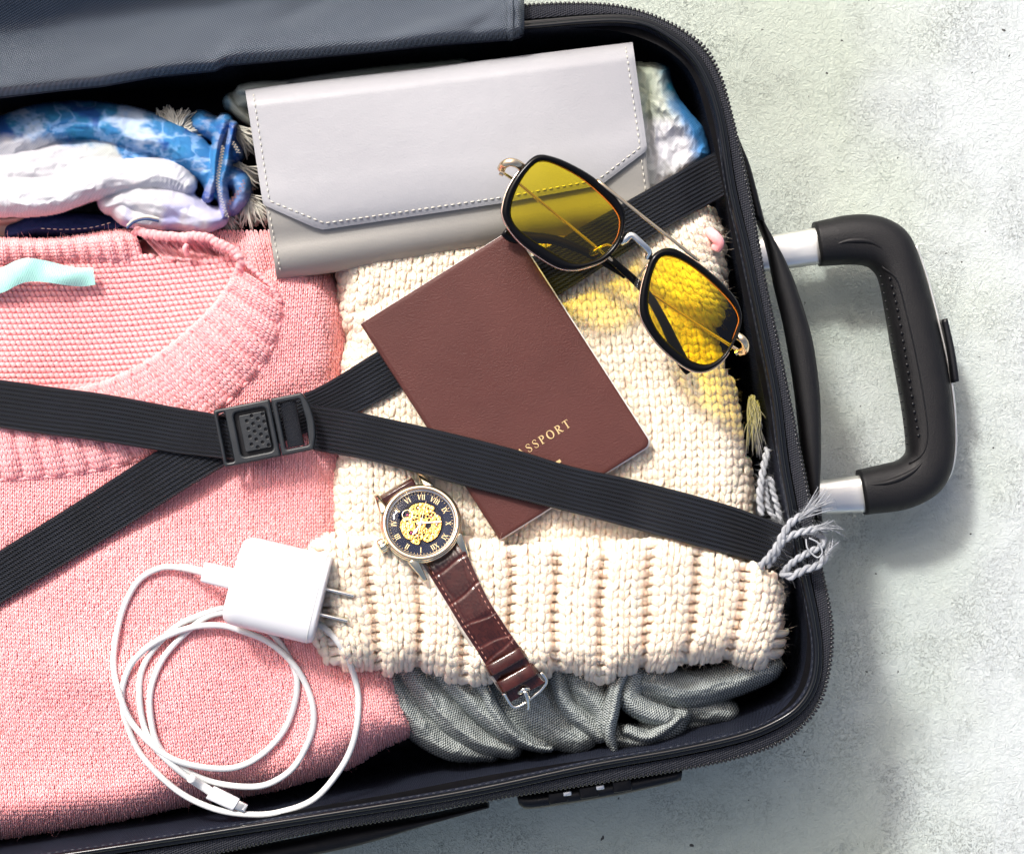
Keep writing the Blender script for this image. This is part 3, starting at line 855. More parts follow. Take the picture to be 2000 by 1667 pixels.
def knit(S_, cols, rows, keep, thick, rings=5, sides=6, jit=0.022, purl=None, tones=None, r=0.27, seed=1, angj=0.055, ply=0.0, keep2=None):
    """S_(u, v) -> world points; places a V of two yarn legs on each cell that keep(u, v) accepts"""
    rg = np.random.default_rng(seed)
    U, Vv = np.meshgrid(np.arange(*cols), np.arange(*rows))
    U, Vv = U.ravel().astype(float), Vv.ravel().astype(float)
    k = keep(U + .5, Vv + .5)
    U, Vv = U[k], Vv[k]
    isp = purl(U) if purl else np.zeros(len(U), bool)
    if purl and keep2 is not None:
        kp = ~isp | keep2(U + .5, Vv + .5); U, Vv, isp = U[kp], Vv[kp], isp[kp]
    allV, allF, allC, base = [], [], [], 0
    def emit(U, Vv, tV, tF, drop=0.0):
        nonlocal base
        n = len(U)
        if not n: return
        j = rg.normal(0, jit, (n, 2)); sz = 1 + rg.normal(0, 0.07, n)
        c0 = np.array([0.5, 0.4, 0])
        loc = (tV[None] - c0) * sz[:, None, None] + c0
        ang = rg.normal(0, angj, n)[:, None]; da, db = loc[..., 0] - .5, loc[..., 1] - .4
        loc = np.stack([.5 + da * np.cos(ang) - db * np.sin(ang), .4 + da * np.sin(ang) + db * np.cos(ang), loc[..., 2] + rg.normal(0, .04, n)[:, None] + rg.normal(0, .006, loc.shape[:2])], -1)
        a = U[:, None] + loc[..., 0] + j[:, :1]; b = Vv[:, None] + loc[..., 1] + j[:, 1:]
        c = loc[..., 2] * thick - drop
        e = 0.12
        P = S_(a, b); Pu = S_(a + e, b) - P; Pv = S_(a, b + e) - P
        N = np.cross(Pu, Pv); N /= np.linalg.norm(N, axis=-1)[..., None] + 1e-12
        N = np.where(N[..., 2:3] < 0, -N, N)
        allV.append((P + N * c[..., None]).reshape(-1, 3))
        off = (base + np.arange(n) * len(tV))[:, None, None]
        for f in tF: allF.append((f[None] + off).reshape(-1, f.shape[1]))
        tone = 1 + rg.normal(0, 0.03, n)
        tn = np.repeat(np.clip(tone, .8, 1.15), len(tV))
        allC.append(np.stack([tn, tn, tn], -1))
        base += n * len(tV)
    for side in (-1, 1):
        tV, tF = leg_template(side, rings, sides, r, ply)
        emit(U[~isp], Vv[~isp], tV, tF)
    if isp.any():      # purl bumps: short bars across the column, set back
        t = np.linspace(0, 1, rings)
        for b0 in (0.15, 0.65):
            P = np.stack([-0.05 + 1.1 * t, b0 + 0.22 * np.sin(np.pi * t) * (1 if b0 < .4 else -1), 0.3 * np.sin(np.pi * t)], -1)
            T, B, N = frames(P)
            th = np.linspace(0, 2 * np.pi, sides, endpoint=False)
            rad = 0.40 * np.sqrt(np.clip(1 - (2 * t - 1) ** 2 * .8, 0, 1))
            rr = P[:, None] + rad[:, None, None] * (np.cos(th)[None, :, None] * B[:, None] + np.sin(th)[None, :, None] * N[:, None])
            tV, tF = loft(rr)
            emit(U[isp], Vv[isp], tV, tF, thick * 0.02)
    V = np.concatenate(allV); C = np.concatenate(allC)
    q = [f for f in allF if f.shape[1] == 4]; t3 = [f for f in allF if f.shape[1] == 3]
    return V, [np.concatenate(q), np.concatenate(t3)], C

def fuzz(Pts, n, ln, r, seed, up=0.5):
    """fine loose fibres: Pts are candidate roots (world)"""
    rg = np.random.default_rng(seed)
    idx = rg.integers(0, len(Pts), n)
    P0 = Pts[idx]
    d = rg.normal(0, 1, (n, 3)); d[:, 2] = np.abs(d[:, 2]) * up; d /= np.linalg.norm(d, axis=1)[:, None]
    bend = rg.normal(0, 1, (n, 3)) * 0.8
    L = ln * rg.uniform(0.4, 1.3, n)
    t = np.array([0, .33, .66, 1.0])
    X = P0[:, None] + L[:, None, None] * (t[None, :, None] * d[:, None] + (t ** 2)[None, :, None] * bend[:, None] * .5)
    side = np.cross(d, rg.normal(0, 1, (n, 3))); side /= np.linalg.norm(side, axis=1)[:, None] + 1e-9
    s2 = np.cross(d, side)
    th = np.array([0, 2.094, 4.189])
    rr = r * np.array([1, .9, .7, .3])
    V = X[:, :, None] + rr[None, :, None, None] * (np.cos(th)[None, None, :, None] * side[:, None, None] + np.sin(th)[None, None, :, None] * s2[:, None, None])
    q = []
    for a in range(3):
        for b in range(3): q.append((a * 3 + b, a * 3 + (b + 1) % 3, a * 3 + 3 + (b + 1) % 3, a * 3 + 3 + b))
    Q = (np.array(q)[None] + (np.arange(n) * 12)[:, None, None]).reshape(-1, 4)
    return V.reshape(-1, 3), [Q]

def backing(H, x0, x1, y0, y1, step, dz, test):
    X, Y = np.meshgrid(np.arange(x0, x1 + step, step), np.arange(y0, y1 + step, step))
    Z = H(X, Y) - dz
    return sheet(X, Y, Z, test(X, Y))

def knit_back(Sf, Spx, u0, u1, v0, v1, st, dz, test):
    u, v = np.meshgrid(np.arange(u0, u1, st), np.arange(v0, v1, st))
    P = Sf(u, v).copy(); x, y = Spx(u, v)
    P[..., 2] -= dz
    n_, m_ = u.shape; ok = test(x, y)
    i = np.arange(n_ - 1)[:, None]; j = np.arange(m_ - 1)[None]
    Q = np.stack([i * m_ + j, (i + 1) * m_ + j, (i + 1) * m_ + j + 1, i * m_ + j + 1], -1)
    k = ok[:-1, :-1] & ok[1:, :-1] & ok[1:, 1:] & ok[:-1, 1:]
    return P.reshape(-1, 3), Q[k].reshape(-1, 4)

# ------------------------------------------------------------------ pink sweater
sweater = thing('sweater', (300, 1100), 0.03, 'folded pink knitted sweater with its ribbed neckline showing', 'sweater')
PX, PY = 8.7, 7.6
INNER = [(-120, 800), (0, 790), (60, 783), (130, 768), (215, 745), (300, 702), (365, 652), (415, 604), (448, 560), (466, 522)]
OUTER = [(-120, 940), (0, 936), (120, 928), (230, 908), (330, 872), (420, 805), (490, 738), (530, 680), (548, 620), (546, 575)]
NECK = INNER + [(468, 500), (400, 515), (330, 510), (240, 490), (0, 470), (-120, 470)]     # the back panel seen inside the neck
nI, nO = spl(INNER, 200), spl(OUTER, 200)
COLLAR = list(map(tuple, nI[::8])) + [tuple(nI[-1])] + list(map(tuple, nO[::-8]))
def S_body(u, v):
    x = -100 + PX * u; y = 1660 - PY * v
    x2 = x + 14 * np.sin(y / 210) + 0.10 * (y - 1100) * sstep(900, 1600, y) * 0.6 - 10 * np.sin(x / 190 + 1) * sstep(1000, 1400, y)
    y2 = y + 12 * np.sin(x / 160) - 0.10 * (x - 300) * sstep(1150, 1650, y)
    return x2, y2
def Sw_body(u, v):
    x, y = S_body(u, v); return W(*wrap(x, y, dsw, H_sw))
def keep_body(u, v):
    x, y = S_body(u, v)
    k = (dsw(x, y) > 1) & (x > -60)
    k &= ~(inpoly(x, y, NECK) | (inpoly(x, y, COLLAR) & (dist_poly(x, y, np.array(COLLAR)) > 22)))
    k &= ~(dcf(x, y) > 60) & ~(dht(x, y) > 60)
    k &= ~((x < 430) & (y < 520))
    return k
V, F, C = knit(Sw_body, (0, 112), (0, 165), keep_body, 0.0022, rings=4, sides=5, seed=3, r=0.24)
body = make('front_panel', V, F, M['pink'], sweater, col=C)
fuzzP = V[::17]
Vb, Qb = backing(H_sw, -440, 840, 440, 1720, 7, 0.0007, lambda x, y: dsw(x, y) > -2)
make('knit_backing', Vb, [Qb], M['pink'], body, col=np.ones(len(Vb)))

# inside back panel: wavy purl rows
def H_in(x, y):
    return H_sw(x, np.maximum(y, 560)) + 0.001 - 0.004 * sstep(700, 820, y) + 0.0015 * np.sin(x / 70.0 + y / 90.0)
acc = Acc()
xs = np.arange(-70, 480, 1.55)
for k, y0 in enumerate(np.arange(478, 830, 10.6)):
    lam = 10.6
    yy = y0 + 0.06 * (xs - 200) * -1 + 9 * np.sin(xs / 150) + 2.7 * np.sin(2 * np.pi * xs / lam + (k % 2) * np.pi) + noise(xs, xs * 0 + y0, 9, 3) * .9
    ok = inpoly(xs, yy, NECK)
    if ok.sum() < 12: continue
    idx = np.where(ok)[0]; i0, i1 = idx[0], idx[-1]
    sl = slice(i0, i1 + 1)
    z = H_in(xs[sl], yy[sl]) + 0.0007 * np.cos(2 * np.pi * xs[sl] / lam + (k % 2) * np.pi)
    for dy, rr in ((0, 0.00125),):
        V, F = tube(W(xs[sl], yy[sl] + dy, z), rr, 6)
        acc.add(V, F, col=np.full((len(V), 3), 1.0))
# second set of small loop heads between the rows
for k, y0 in enumerate(np.arange(483.3, 830, 10.6)):
    lam = 10.6
    yy = y0 + 0.06 * (xs - 200) * -1 + 9 * np.sin(xs / 150) - 2.2 * np.sin(2 * np.pi * xs / lam + (k % 2) * np.pi)
    ok = inpoly(xs, yy, NECK)
    if ok.sum() < 12: continue
    idx = np.where(ok)[0]; sl = slice(idx[0], idx[-1] + 1)
    z = H_in(xs[sl], yy[sl]) - 0.0009 + 0.0006 * np.cos(2 * np.pi * xs[sl] / lam)
    V, F = tube(W(xs[sl], yy[sl], z), 0.0010, 5)
    acc.add(V, F, col=np.full((len(V), 3), 1.0))
inside = acc.build('inside_panel', M['pink'], sweater)
Vb, Qb = backing(H_in, -300, 480, 460, 840, 8, 0.0016, lambda x, y: inpoly(x, y, [(-400, 470)] + NECK[1:-1] + [(-400, 800)]) | (x < -50))
make('knit_backing', Vb, [Qb], M['pink'], inside, col=np.ones(len(Vb)))

# neckband: ribs run from the inner edge to the outer edge
NB = 13
nC = 96
def S_col(u, v):
    k = np.clip(u / nC, -0.02, 1.02) * 199
    i0 = np.clip(np.floor(k).astype(int), 0, 198); f = k - i0
    I = nI[i0] * (1 - f)[..., None] + nI[i0 + 1] * f[..., None]
    O = nO[i0] * (1 - f)[..., None] + nO[i0 + 1] * f[..., None]
    q = v / NB
    P = I * (1 - q)[..., None] + O * q[..., None]
    x, y = P[..., 0], P[..., 1]
    z = H_sw(x, np.maximum(y, 540)) + 0.0058 * np.sqrt(np.clip(1 - (2 * np.clip(q, 0, 1) - 0.75) ** 2 / 1.7, 0, 1)) - 0.0012 * np.clip(q, 0, 1) ** 3
    ph = np.mod(u, 5.0) / 5.0
    z = z + 0.0034 * (np.abs(np.cos(np.pi * (ph - 0.3))) ** .6 - .6)
    return W(x, y, z)
V, F, C = knit(S_col, (0, nC), (0, NB), lambda u, v: u > 8, 0.0019, rings=4, sides=5, seed=8, r=0.30)
collar = make('neckband', V, F, M['pink'], sweater, col=C)
fuzzP = np.concatenate([fuzzP, V[::9]])
uu, vv = np.meshgrid(np.linspace(0, nC, 480), np.linspace(-0.2, NB + .2, 16))
P = S_col(uu, vv); P[..., 2] -= 0.0004
m_ = P.shape[1]; i = np.arange(P.shape[0] - 1)[:, None]; j = np.arange(m_ - 1)[None]
Q = np.stack([i * m_ + j, (i + 1) * m_ + j, (i + 1) * m_ + j + 1, i * m_ + j + 1], -1).reshape(-1, 4)
make('knit_backing', P.reshape(-1, 3), [Q], M['pink'], collar, col=np.ones(P.shape[0] * m_))
# bound edges: rows of small yarn loops
def edge_loops(path, r, pitch):
    path = np.asarray(path); L = np.concatenate([[0], np.cumsum(np.linalg.norm(np.diff(path, axis=0), axis=1))])
    n = int(L[-1] / pitch * 8); u = np.linspace(0, L[-1], n)
    Q_ = np.stack([np.interp(u, L, path[:, j]) for j in range(3)], -1)
    T, B, N = frames(Q_); w_ = noise(u * 4000, u * 0, 9, 5)
    Q_ = Q_ + B * (r * .25 * np.sin(2 * np.pi * u / pitch) + r * .35 * w_)[:, None]
    A = Acc(); A.add(*tube(Q_, r * (0.90 + 0.12 * np.abs(np.sin(np.pi * u / pitch)) + .14 * w_), 8)); return A
P = nI[14:]
z = H_sw(P[:, 0], np.maximum(P[:, 1], 540)) + 0.0042
A = edge_loops(W(P[:, 0], P[:, 1], z), 0.0014, 0.0026); V = np.concatenate(A.V)
A.C = [np.ones((len(V), 3))]; A.build('bound_edge', M['pink'], collar)
fuzzP = np.concatenate([fuzzP, V[::5]])
P = nO[14:]
z = H_sw(P[:, 0], np.maximum(P[:, 1], 540)) + 0.0030
A = edge_loops(W(P[:, 0], P[:, 1], z - .0022), 0.0009, 0.0022); A.C = [np.ones((sum(map(len, A.V)), 3))]; A.build('outer_seam', M['pink'], collar)

# the far side of the neckline: an upper ribbed band, a deep fold and the rolled edge
TB0 = [(-70, 466), (0, 466), (100, 467), (170, 458), (240, 448), (262, 450)]
TB1 = [(-70, 520), (0, 516), (100, 512), (170, 512), (240, 516), (285, 520)]
b0, b1 = spl(TB0, 100), spl(TB1, 100)
def S_top(u, v):
    k = np.clip(u / 40, 0, 0.9999) * 99; i0 = np.floor(k).astype(int); f = k - i0
    A_ = b0[i0] * (1 - f)[..., None] + b0[i0 + 1] * f[..., None]; B_ = b1[i0] * (1 - f)[..., None] + b1[i0 + 1] * f[..., None]
    q = v / 8.0
    P = A_ * (1 - q)[..., None] + B_ * q[..., None]
    z = 0.1265 + 0.0035 * np.sin(np.clip(q, 0, 1) * np.pi * .8) - 0.016 * np.clip(0.22 - q, 0, 1) / .22 + 0.0009 * np.cos(2 * np.pi * u / 3.0) - 0.0050 * np.clip(q, 0, 1.1) ** 2.5 - 0.006 * np.clip((u - 33) / 7, 0, 1.2) ** 2
    return W(P[..., 0], P[..., 1], z)
V, F, C = knit(S_top, (0, 40), (0, 8), lambda u, v: u > -1, 0.0019, rings=4, sides=5, seed=18, r=0.32)
tb = make('back_neckband', V, F, M['pink'], sweater, col=C)
fuzzP = np.concatenate([fuzzP, V[::7]])
def S_fold(u, v):      # deep pink inside of the fold
    q, s_ = v / 14.0, u / 26.0
    A_ = np.stack([262 + 190 * s_, 446 + 34 * s_], -1); B_ = np.stack([318 + 152 * s_, 506 + 12 * s_], -1)
    P = A_ * (1 - q)[..., None] + B_ * q[..., None]
    z = 0.1255 - 0.011 * np.sin(np.clip(q, 0, 1) * np.pi) ** .8 * (0.6 + 0.4 * np.clip(s_, 0, 1)) + 0.001 * np.cos(2 * np.pi * u / 3.0)
    return W(P[..., 0], P[..., 1], z)
V, F, C = knit(S_fold, (0, 26), (0, 14), lambda u, v: u > -1, 0.0018, rings=4, sides=5, seed=28, r=0.26)
fo = make('neck_fold', V, F, M['pink'], sweater, col=C)
def S_right(u, v):     # shoulder part behind the fold, up to the wallet
    x = 400 + PX * u; y = 452 + PY * v
    x2 = x + 0.25 * (y - 452)
    z = 0.1225 - 0.004 * sstep(480, 452, y) + 0.0015 * np.sin(x2 / 11.0)
    return W(x2, y, z)
V, F, C = knit(S_right, (0, 20), (0, 14), lambda u, v: (u > (v - 3) * 0.75), 0.0018, rings=4, sides=5, seed=38, r=0.26)
make('shoulder_panel', V, F, M['pink'], sweater, col=C)
P = spl([(262, 450, .1300), (300, 458, .1315), (345, 463, .1325), (392, 462, .1335), (430, 476, .1335), (455, 490, .1330), (470, 505, .1325), (466, 524, .1300)], 90)
A = edge_loops(W(P[:, 0], P[:, 1], P[:, 2]), 0.0021, 0.0028); A.C = [np.ones((sum(map(len, A.V)), 3))]; A.build('rolled_edge', M['pink'], sweater)
fuzzP = np.concatenate([fuzzP, np.concatenate(A.V)[::3]])
P = spl([(470, 505, .1325), (500, 530, .131), (530, 560, .130), (547, 590, .128)], 40)
A = edge_loops(W(P[:, 0], P[:, 1], P[:, 2]), 0.0012, 0.0026); A.C = [np.ones((sum(map(len, A.V)), 3))]; A.build('rolled_edge', M['pink'], sweater)
P = spl([(366, 498, .130), (361, 486, .1325), (366, 476, .133)], 12)
V, F = tube(W(P[:, 0], P[:, 1], P[:, 2]), 0.0013, 7); make('yarn_end', V, F, M['pink'], sweater, col=np.ones(len(V)))
V, F = fuzz(fuzzP, 14000, 0.0030, 0.00007, 5)
make('wool_fuzz', V, F, M['pink'], sweater, col=np.ones(len(V)), kind='stuff')

# mint satin ribbon lying on the neck
rb = spl([(-60, 560, .131), (0, 548, .1335), (30, 534, .137), (55, 527, .139), (90, 530, .1375), (130, 538, .1345), (160, 541, .133), (184, 539, .1335)], 70)
wv = np.interp(np.linspace(0, 1, 70), [0, .25, .5, 1], [24, 24, 23, 17])
q = np.linspace(-1, 1, 9)
X = rb[:, 0][:, None] + q[None] * 2.5; Y = rb[:, 1][:, None] + q[None] * wv[:, None]; Z = rb[:, 2][:, None] - 0.0012 * q[None] ** 2 + 0.0009 * np.sin(rb[:, 0][:, None] / 17 + q[None] * 1.4)
V, Q = sheet(X, Y, Z); V2, _ = sheet(X, Y, Z - 0.0005)
ribbon = make('ribbon', np.concatenate([V, V2]), [Q, Q[:, ::-1] + len(V)], M['mint'])
tag(ribbon, 'short mint green satin ribbon lying across the pink sweater neck', 'ribbon')

# ------------------------------------------------------------------ cream knitted hat
hat = thing('knitted_hat', (1060, 900), 0.05, 'chunky cream knitted hat with wide ribbed cuff', 'hat')
HX, HY = 20.5, 17.5
def S_hatpx(u, v):
    x = 600 + HX * u; y = 1160 - HY * v
    up = sstep(760, 480, y)
    x2 = x + 26 * np.sin((y - 600) / 190) * (x - 1050) / 400 - 0.30 * (640 - np.minimum(y, 640)) * sstep(1120, 1330, x) * 1.1 + 6 * np.sin(y / 120)
    y2 = y + 0.22 * (x - 1250) * sstep(1150, 1400, x) * up * 1.2 + 7 * np.sin(x / 130) - 0.12 * (x - 800) * sstep(900, 700, x) * up * -1
    return x2, y2
def Sw_hat(u, v):
    x, y = S_hatpx(u, v); return W(*wrap(x, y, dht, H_hat))
def keep_hat(u, v):
    x, y = S_hatpx(u, v); return (dht(x, y) > 2) & ~(dcf(x, y) > 45)
V, F, C = knit(Sw_hat, (0, 46), (0, 48), keep_hat, 0.0037, rings=10, sides=12, seed=5, ply=.08, r=0.275, jit=0.028)
crown = make('crown', V, F, M['cream'], hat, col=C)
hf = V[::23]
Vb, Qb = backing(H_hat, 600, 1540, 360, 1240, 6, 0.0006, lambda x, y: dht(x, y) > -1)
make('knit_backing', Vb, [Qb], M['cream'], crown, col=np.ones(len(Vb)))
def S_cuffpx(u, v):
    x = 560 + 22.4 * u; y = 1345 - 18.5 * v
    c = (y - 1180) / 130
    x2 = x + sstep(1050, 1500, x) * (-24 * c - 10 * c * c) + sstep(850, 620, x) * (20 * c) + 3 * np.sin(y / 40 + x / 90)
    y2 = y + 5 * np.sin(x / 45.0) + 8 * sstep(1300, 1500, x)
    return x2, y2
def Sw_cuff(u, v):
    x, y = S_cuffpx(u, v)
    x0_, y0_ = x, y; x, y, zz_ = wrap(x, y, dcf, H_cuff)
    z = zz_ + 0.0042 * (0.25 + 0.75 * sstep(1055, 1100, y)) * (.75 - 1.7 * np.exp(-np.abs((np.mod(u - 3.0 + 2, 4) - 2 - .5) / 0.60) ** 2.6))
    return W(x, y, z)
def keep_cuff(u, v):
    x, y = S_cuffpx(u, v); return dcf(x, y) > 3
V, F, C = knit(Sw_cuff, (0, 45), (0, 21), keep_cuff, 0.0040, rings=10, sides=12, seed=15, ply=.08, keep2=lambda u, v: dcf(*S_cuffpx(u, v)) > 11, purl=lambda U: np.mod(U, 4) == 3, r=0.275, jit=0.028)
cuff = make('cuff', V, F, M['cream'], hat, col=C)
hf = np.concatenate([hf, V[::13]])
def H_cuffback(x, y): return H_cuff(x, y)
Vb, Qb = knit_back(Sw_cuff, S_cuffpx, -1, 47, -1, 23, .25, 0.0010, lambda x, y: dcf(x, y) > 1)
make('knit_backing', Vb, [Qb], M['cream'], cuff, col=np.ones(len(Vb)))
def to_px(P):
    k = (CAMZ - ZREF) / (PXM * (CAMZ - P[:, 2])); return 1000 + P[:, 0] * k, 833.5 - P[:, 1] * k
COVERED = [[(812, 1080), (830, 1125), (990, 1375), (1000, 1388), (1070, 1340), (1020, 1255), (950, 1150), (915, 1060), (880, 1040)], [(735, 975), (806, 932), (905, 950), (905, 1090), (800, 1100), (738, 1060)],
           [(600, 780), (1560, 1030), (1560, 1125), (600, 885)], [(1400, 290), (1425, 390), (430, 920), (-60, 1200), (-60, 1110), (430, 830)], [(705, 630), (1000, 445), (1275, 862), (980, 1055)], [(480, 170), (1235, 80), (1282, 440), (540, 550)], [(-60, 735), (440, 805), (620, 760), (625, 880), (440, 915), (-60, 840)]]
def uncovered(P):
    x, y = to_px(P); k = np.zeros(len(P), bool)
    for c in COVERED: k |= inpoly(x, y, c)
    return P[~k]
hf = uncovered(hf)
V, F = fuzz(hf, 34000, 0.0036, 0.00006, 6, up=0.5)
make('wool_fuzz', V, F, M['cream'], hat, col=np.ones(len(V)), kind='stuff')
P = spl([(1384, 452, .130), (1396, 462, .134), (1404, 474, .133), (1398, 486, .131)], 14)
V, F = tube(W(P[:, 0], P[:, 1], P[:, 2]), 0.0028, 8)
make('pink_yarn_end', V, F, M['pink'], hat, col=np.ones(len(V)))

# ------------------------------------------------------------------ cloth made of folds
def folds(strokes, x0, x1, y0, y1, step, wr=0.0010, wscale=34, seed=0, zmin=0.03, stretch=3.0, wphase=1.0):
    """strokes: list of dict(p=[(x,y,halfwidth,ztop)], h=height of roll, pw=profile power, c=colour id). Max of rounded rolls."""
    X, Y = np.meshgrid(np.arange(x0, x1 + step, step), np.arange(y0, y1 + step, step))
    Z = np.full(X.shape, zmin); ID = np.full(X.shape, -1); SS = np.zeros(X.shape); TT = np.zeros(X.shape); ok = np.zeros(X.shape, bool)
    for k, s_ in enumerate(strokes):
        P = spl(s_['p'], s_.get('n', 60))
        best = np.full(X.shape, 1e9); bi = np.zeros(X.shape, int)
        for i in range(len(P)):
            d = np.hypot(X - P[i, 0], Y - P[i, 1]) / P[i, 2]
            m = d < best; best[m] = d[m]; bi[m] = i
        T = np.gradient(P[:, :2], axis=0); T /= np.linalg.norm(T, axis=1)[:, None] + 1e-9
        sgn = (X - P[bi, 0]) * -T[bi, 1] + (Y - P[bi, 1]) * T[bi, 0]
        along = (X - P[bi, 0]) * T[bi, 0] + (Y - P[bi, 1]) * T[bi, 1]
        L = np.concatenate([[0], np.cumsum(np.linalg.norm(np.diff(P[:, :2], axis=0), axis=1))])
        ss = L[bi] + along; tt = sgn
        pw = s_.get('pw', 2.0)
        tcl = np.clip(best, 0, 1)
        zz = P[bi, 3] - s_['h'] * (1 - (1 - tcl ** pw) ** (1 / 2.0))
        rid = fbm(ss / stretch, tt, wscale, 3, seed + k * 3)
        zz = zz + wr * (1 - np.abs(rid) * 2.4) * (1 - tcl ** 4) + s_.get('pl', 0) * np.sin(tt / s_.get('pp', 9) + 1.5 * noise(ss, tt, 60, k)) * (1 - tcl ** 4)
        zz = zz + wr * .22 * (1 - np.abs(fbm(ss, tt * 1.3, wscale * .45, 3, seed + 50 + k)) * 2.6) * (1 - tcl ** 4)
        m = (best < 1.0) & (zz > Z)
        Z[m] = zz[m]; ID[m] = k; SS[m] = ss[m]; TT[m] = tt[m]
        ok |= best < 1.12
    return X, Y, Z, ID, SS, TT, ok

def cloth(name, strokes, box_, step, matl, parent, colf=None, dz=0.0, **k):
    X, Y, Z, ID, SS, TT, ok = folds(strokes, *box_, step, **k)
    # soften the steps between folds a little
    for _ in range(2):
        Zp = np.pad(Z, 1, mode='edge')
        Z = 0.5 * Z + 0.125 * (Zp[1:-1, :-2] + Zp[1:-1, 2:] + Zp[:-2, 1:-1] + Zp[2:, 1:-1])
    ok &= Z > k.get('zmin', 0.03) + 0.002
    V, Q = sheet(X, Y, Z, ok)
    col = colf(X, Y, ID, SS, TT).reshape(-1, 3) if colf else None
    st = np.stack([SS.ravel() * PXM, TT.ravel() * PXM, 0 * SS.ravel()], -1)
    used = np.unique(Q); re = np.full(len(V), -1); re[used] = np.arange(len(used))
    return make(name, V[used], [re[Q]], matl, parent, col=col[used] if col is not None else None, st=st[used])

BLUE, DEEP, TEAL, WHITE, LAV, NAVY, GREEN = (np.array(c) for c in ((0.05, 0.23, 0.52), (0.02, 0.07, 0.33), (0.03, 0.22, 0.36), (0.70, 0.70, 0.735), (0.34, 0.34, 0.66), (0.018, 0.035, 0.12), (0.52, 0.58, 0.46)))
def mixc(a, b, t): return a * (1 - t[..., None]) + b * t[..., None]
def dye_left(X, Y, ID, SS, TT):
    n1 = fbm(X, Y, 60, 5, 11); n2 = fbm(X, Y, 24, 4, 21); n3 = fbm(X, Y * 1.8, 10, 3, 5)
    c = np.zeros(X.shape + (3,)) + WHITE
    # arched roll: blue on top, fading to white lower down
    edge = 268 + 0.06 * X + 26 * n1 + 14 * n2
    edge = edge + 150 * sstep(200, 330, X + 20 * n1)
    t = sstep(14, -18, Y - edge)
    blue = mixc(BLUE + 0 * c, TEAL + 0 * c, sstep(-.2, .4, n1)); vein = sstep(.35, 1.0, 1 - 3.2 * np.abs(fbm(X + 14 * n2, Y * 1.4, 34, 4, 21))); blue = mixc(blue, np.array([.30, .52, .86]) + 0 * c, 0.75 * vein); blue = mixc(blue, np.array([.62, .74, .92]) + 0 * c, 0.85 * sstep(.02, .5, fbm(X, Y * 1.6, 70, 5, 91) + .25 * n3)); blue = mixc(blue, BLUE * 1.7 + 0 * c, .4 * sstep(-.1, .5, n1 + n3 * .4))
    blue = mixc(blue, DEEP + 0 * c, 0.8 * sstep(.15, .5, fbm(X, Y, 45, 4, 77)))
    c0 = mixc(c, blue, t)
    gr = sstep(330, 290, Y) * sstep(130, 200, X); c0 = mixc(c0, GREEN + 0 * c, 0.5 * gr * (1 - t))
    lav = mixc(WHITE + 0 * c, LAV + 0 * c, 0.75 * sstep(.1, .5, n1 + .25) * sstep(350, 430, Y))
    kn = mixc(BLUE + 0 * c, LAV + 0 * c, sstep(330, 420, Y + 30 * n1)); kn = mixc(kn, DEEP + 0 * c, sstep(.1, .5, n1)); kn = mixc(kn, WHITE + 0 * c, .28 * sstep(-.1, .7, n3 + n2))
    out = np.where(np.isin(ID, [0, 1])[..., None], c0, c)
    out = np.where(np.isin(ID, [2])[..., None], blue, out)
    out = np.where(np.isin(ID, [3])[..., None], mixc(WHITE + 0 * c, LAV + 0 * c, 0.18 * sstep(0, .6, n1)), out)
    out = np.where(np.isin(ID, [4, 5])[..., None], mixc(lav, LAV + 0 * c, 0.6 * sstep(205, 180, X) * sstep(350, 380, Y)), out)
    out = np.where(np.isin(ID, [6, 7, 8, 9])[..., None], kn, out)
    out = np.where((ID == 10)[..., None], NAVY + 0 * c, out)
    return out
shirt = thing('patterned_blouse', (220, 330), 0.04, 'crumpled blue and white marbled cotton blouse left of the wallet', 'clothing')
ST_L = [
    dict(p=[(-120, 300, 60, .112), (0, 285, 58, .118), (90, 250, 50, .124), (200, 238, 40, .126), (300, 262, 34, .125)], h=.034),
    dict(p=[(-120, 350, 60, .114), (0, 340, 62, .120), (120, 320, 62, .124), (230, 305, 50, .122), (300, 320, 34, .118)], h=.03),
    dict(p=[(130, 238, 34, .123), (230, 245, 42, .128), (310, 268, 42, .131), (370, 298, 40, .133), (408, 332, 32, .133), (425, 368, 26, .132)], h=.024, pl=.0007, pp=11, pw=2.6),
    dict(p=[(-120, 385, 44, .124), (0, 385, 42, .130), (100, 382, 38, .134), (180, 358, 36, .136), (260, 342, 34, .137), (330, 345, 34, .137), (362, 360, 26, .134)], h=.018, pl=.0006, pp=15),
    dict(p=[(215, 395, 26, .127), (270, 385, 34, .134), (330, 400, 44, .136), (390, 425, 34, .135), (425, 425, 24, .133)], h=.017, pl=.0007, pp=13),
    dict(p=[(232, 402, 26, .128), (262, 425, 24, .131), (330, 430, 24, .132), (400, 440, 16, .131)], h=.02),
    dict(p=[(438, 240, 20, .131), (428, 270, 14, .136), (420, 310, 12, .139), (417, 350, 12, .139), (406, 385, 14, .137)], h=.026),
    dict(p=[(455, 246, 12, .133), (448, 275, 13, .135), (440, 320, 15, .136), (432, 360, 15, .137), (438, 400, 14, .136), (436, 425, 12, .133)], h=.026),
    dict(p=[(392, 240, 26, .124), (430, 262, 26, .126), (455, 300, 24, .126)], h=.024),
    dict(p=[(440, 340, 24, .128), (468, 355, 24, .130), (472, 385, 20, .129), (455, 408, 18, .127)], h=.022),
    dict(p=[(24, 452, 20, .110), (70, 440, 26, .112), (150, 440, 26, .112), (230, 440, 20, .110)], h=.02, pl=.0007, pp=4),
]
cloth('cotton', ST_L, (-140, 520, 180, 490), 1.6, M['dye'], shirt, dye_left, wr=0.0021, wscale=40, zmin=0.05, seed=3, stretch=2.2)
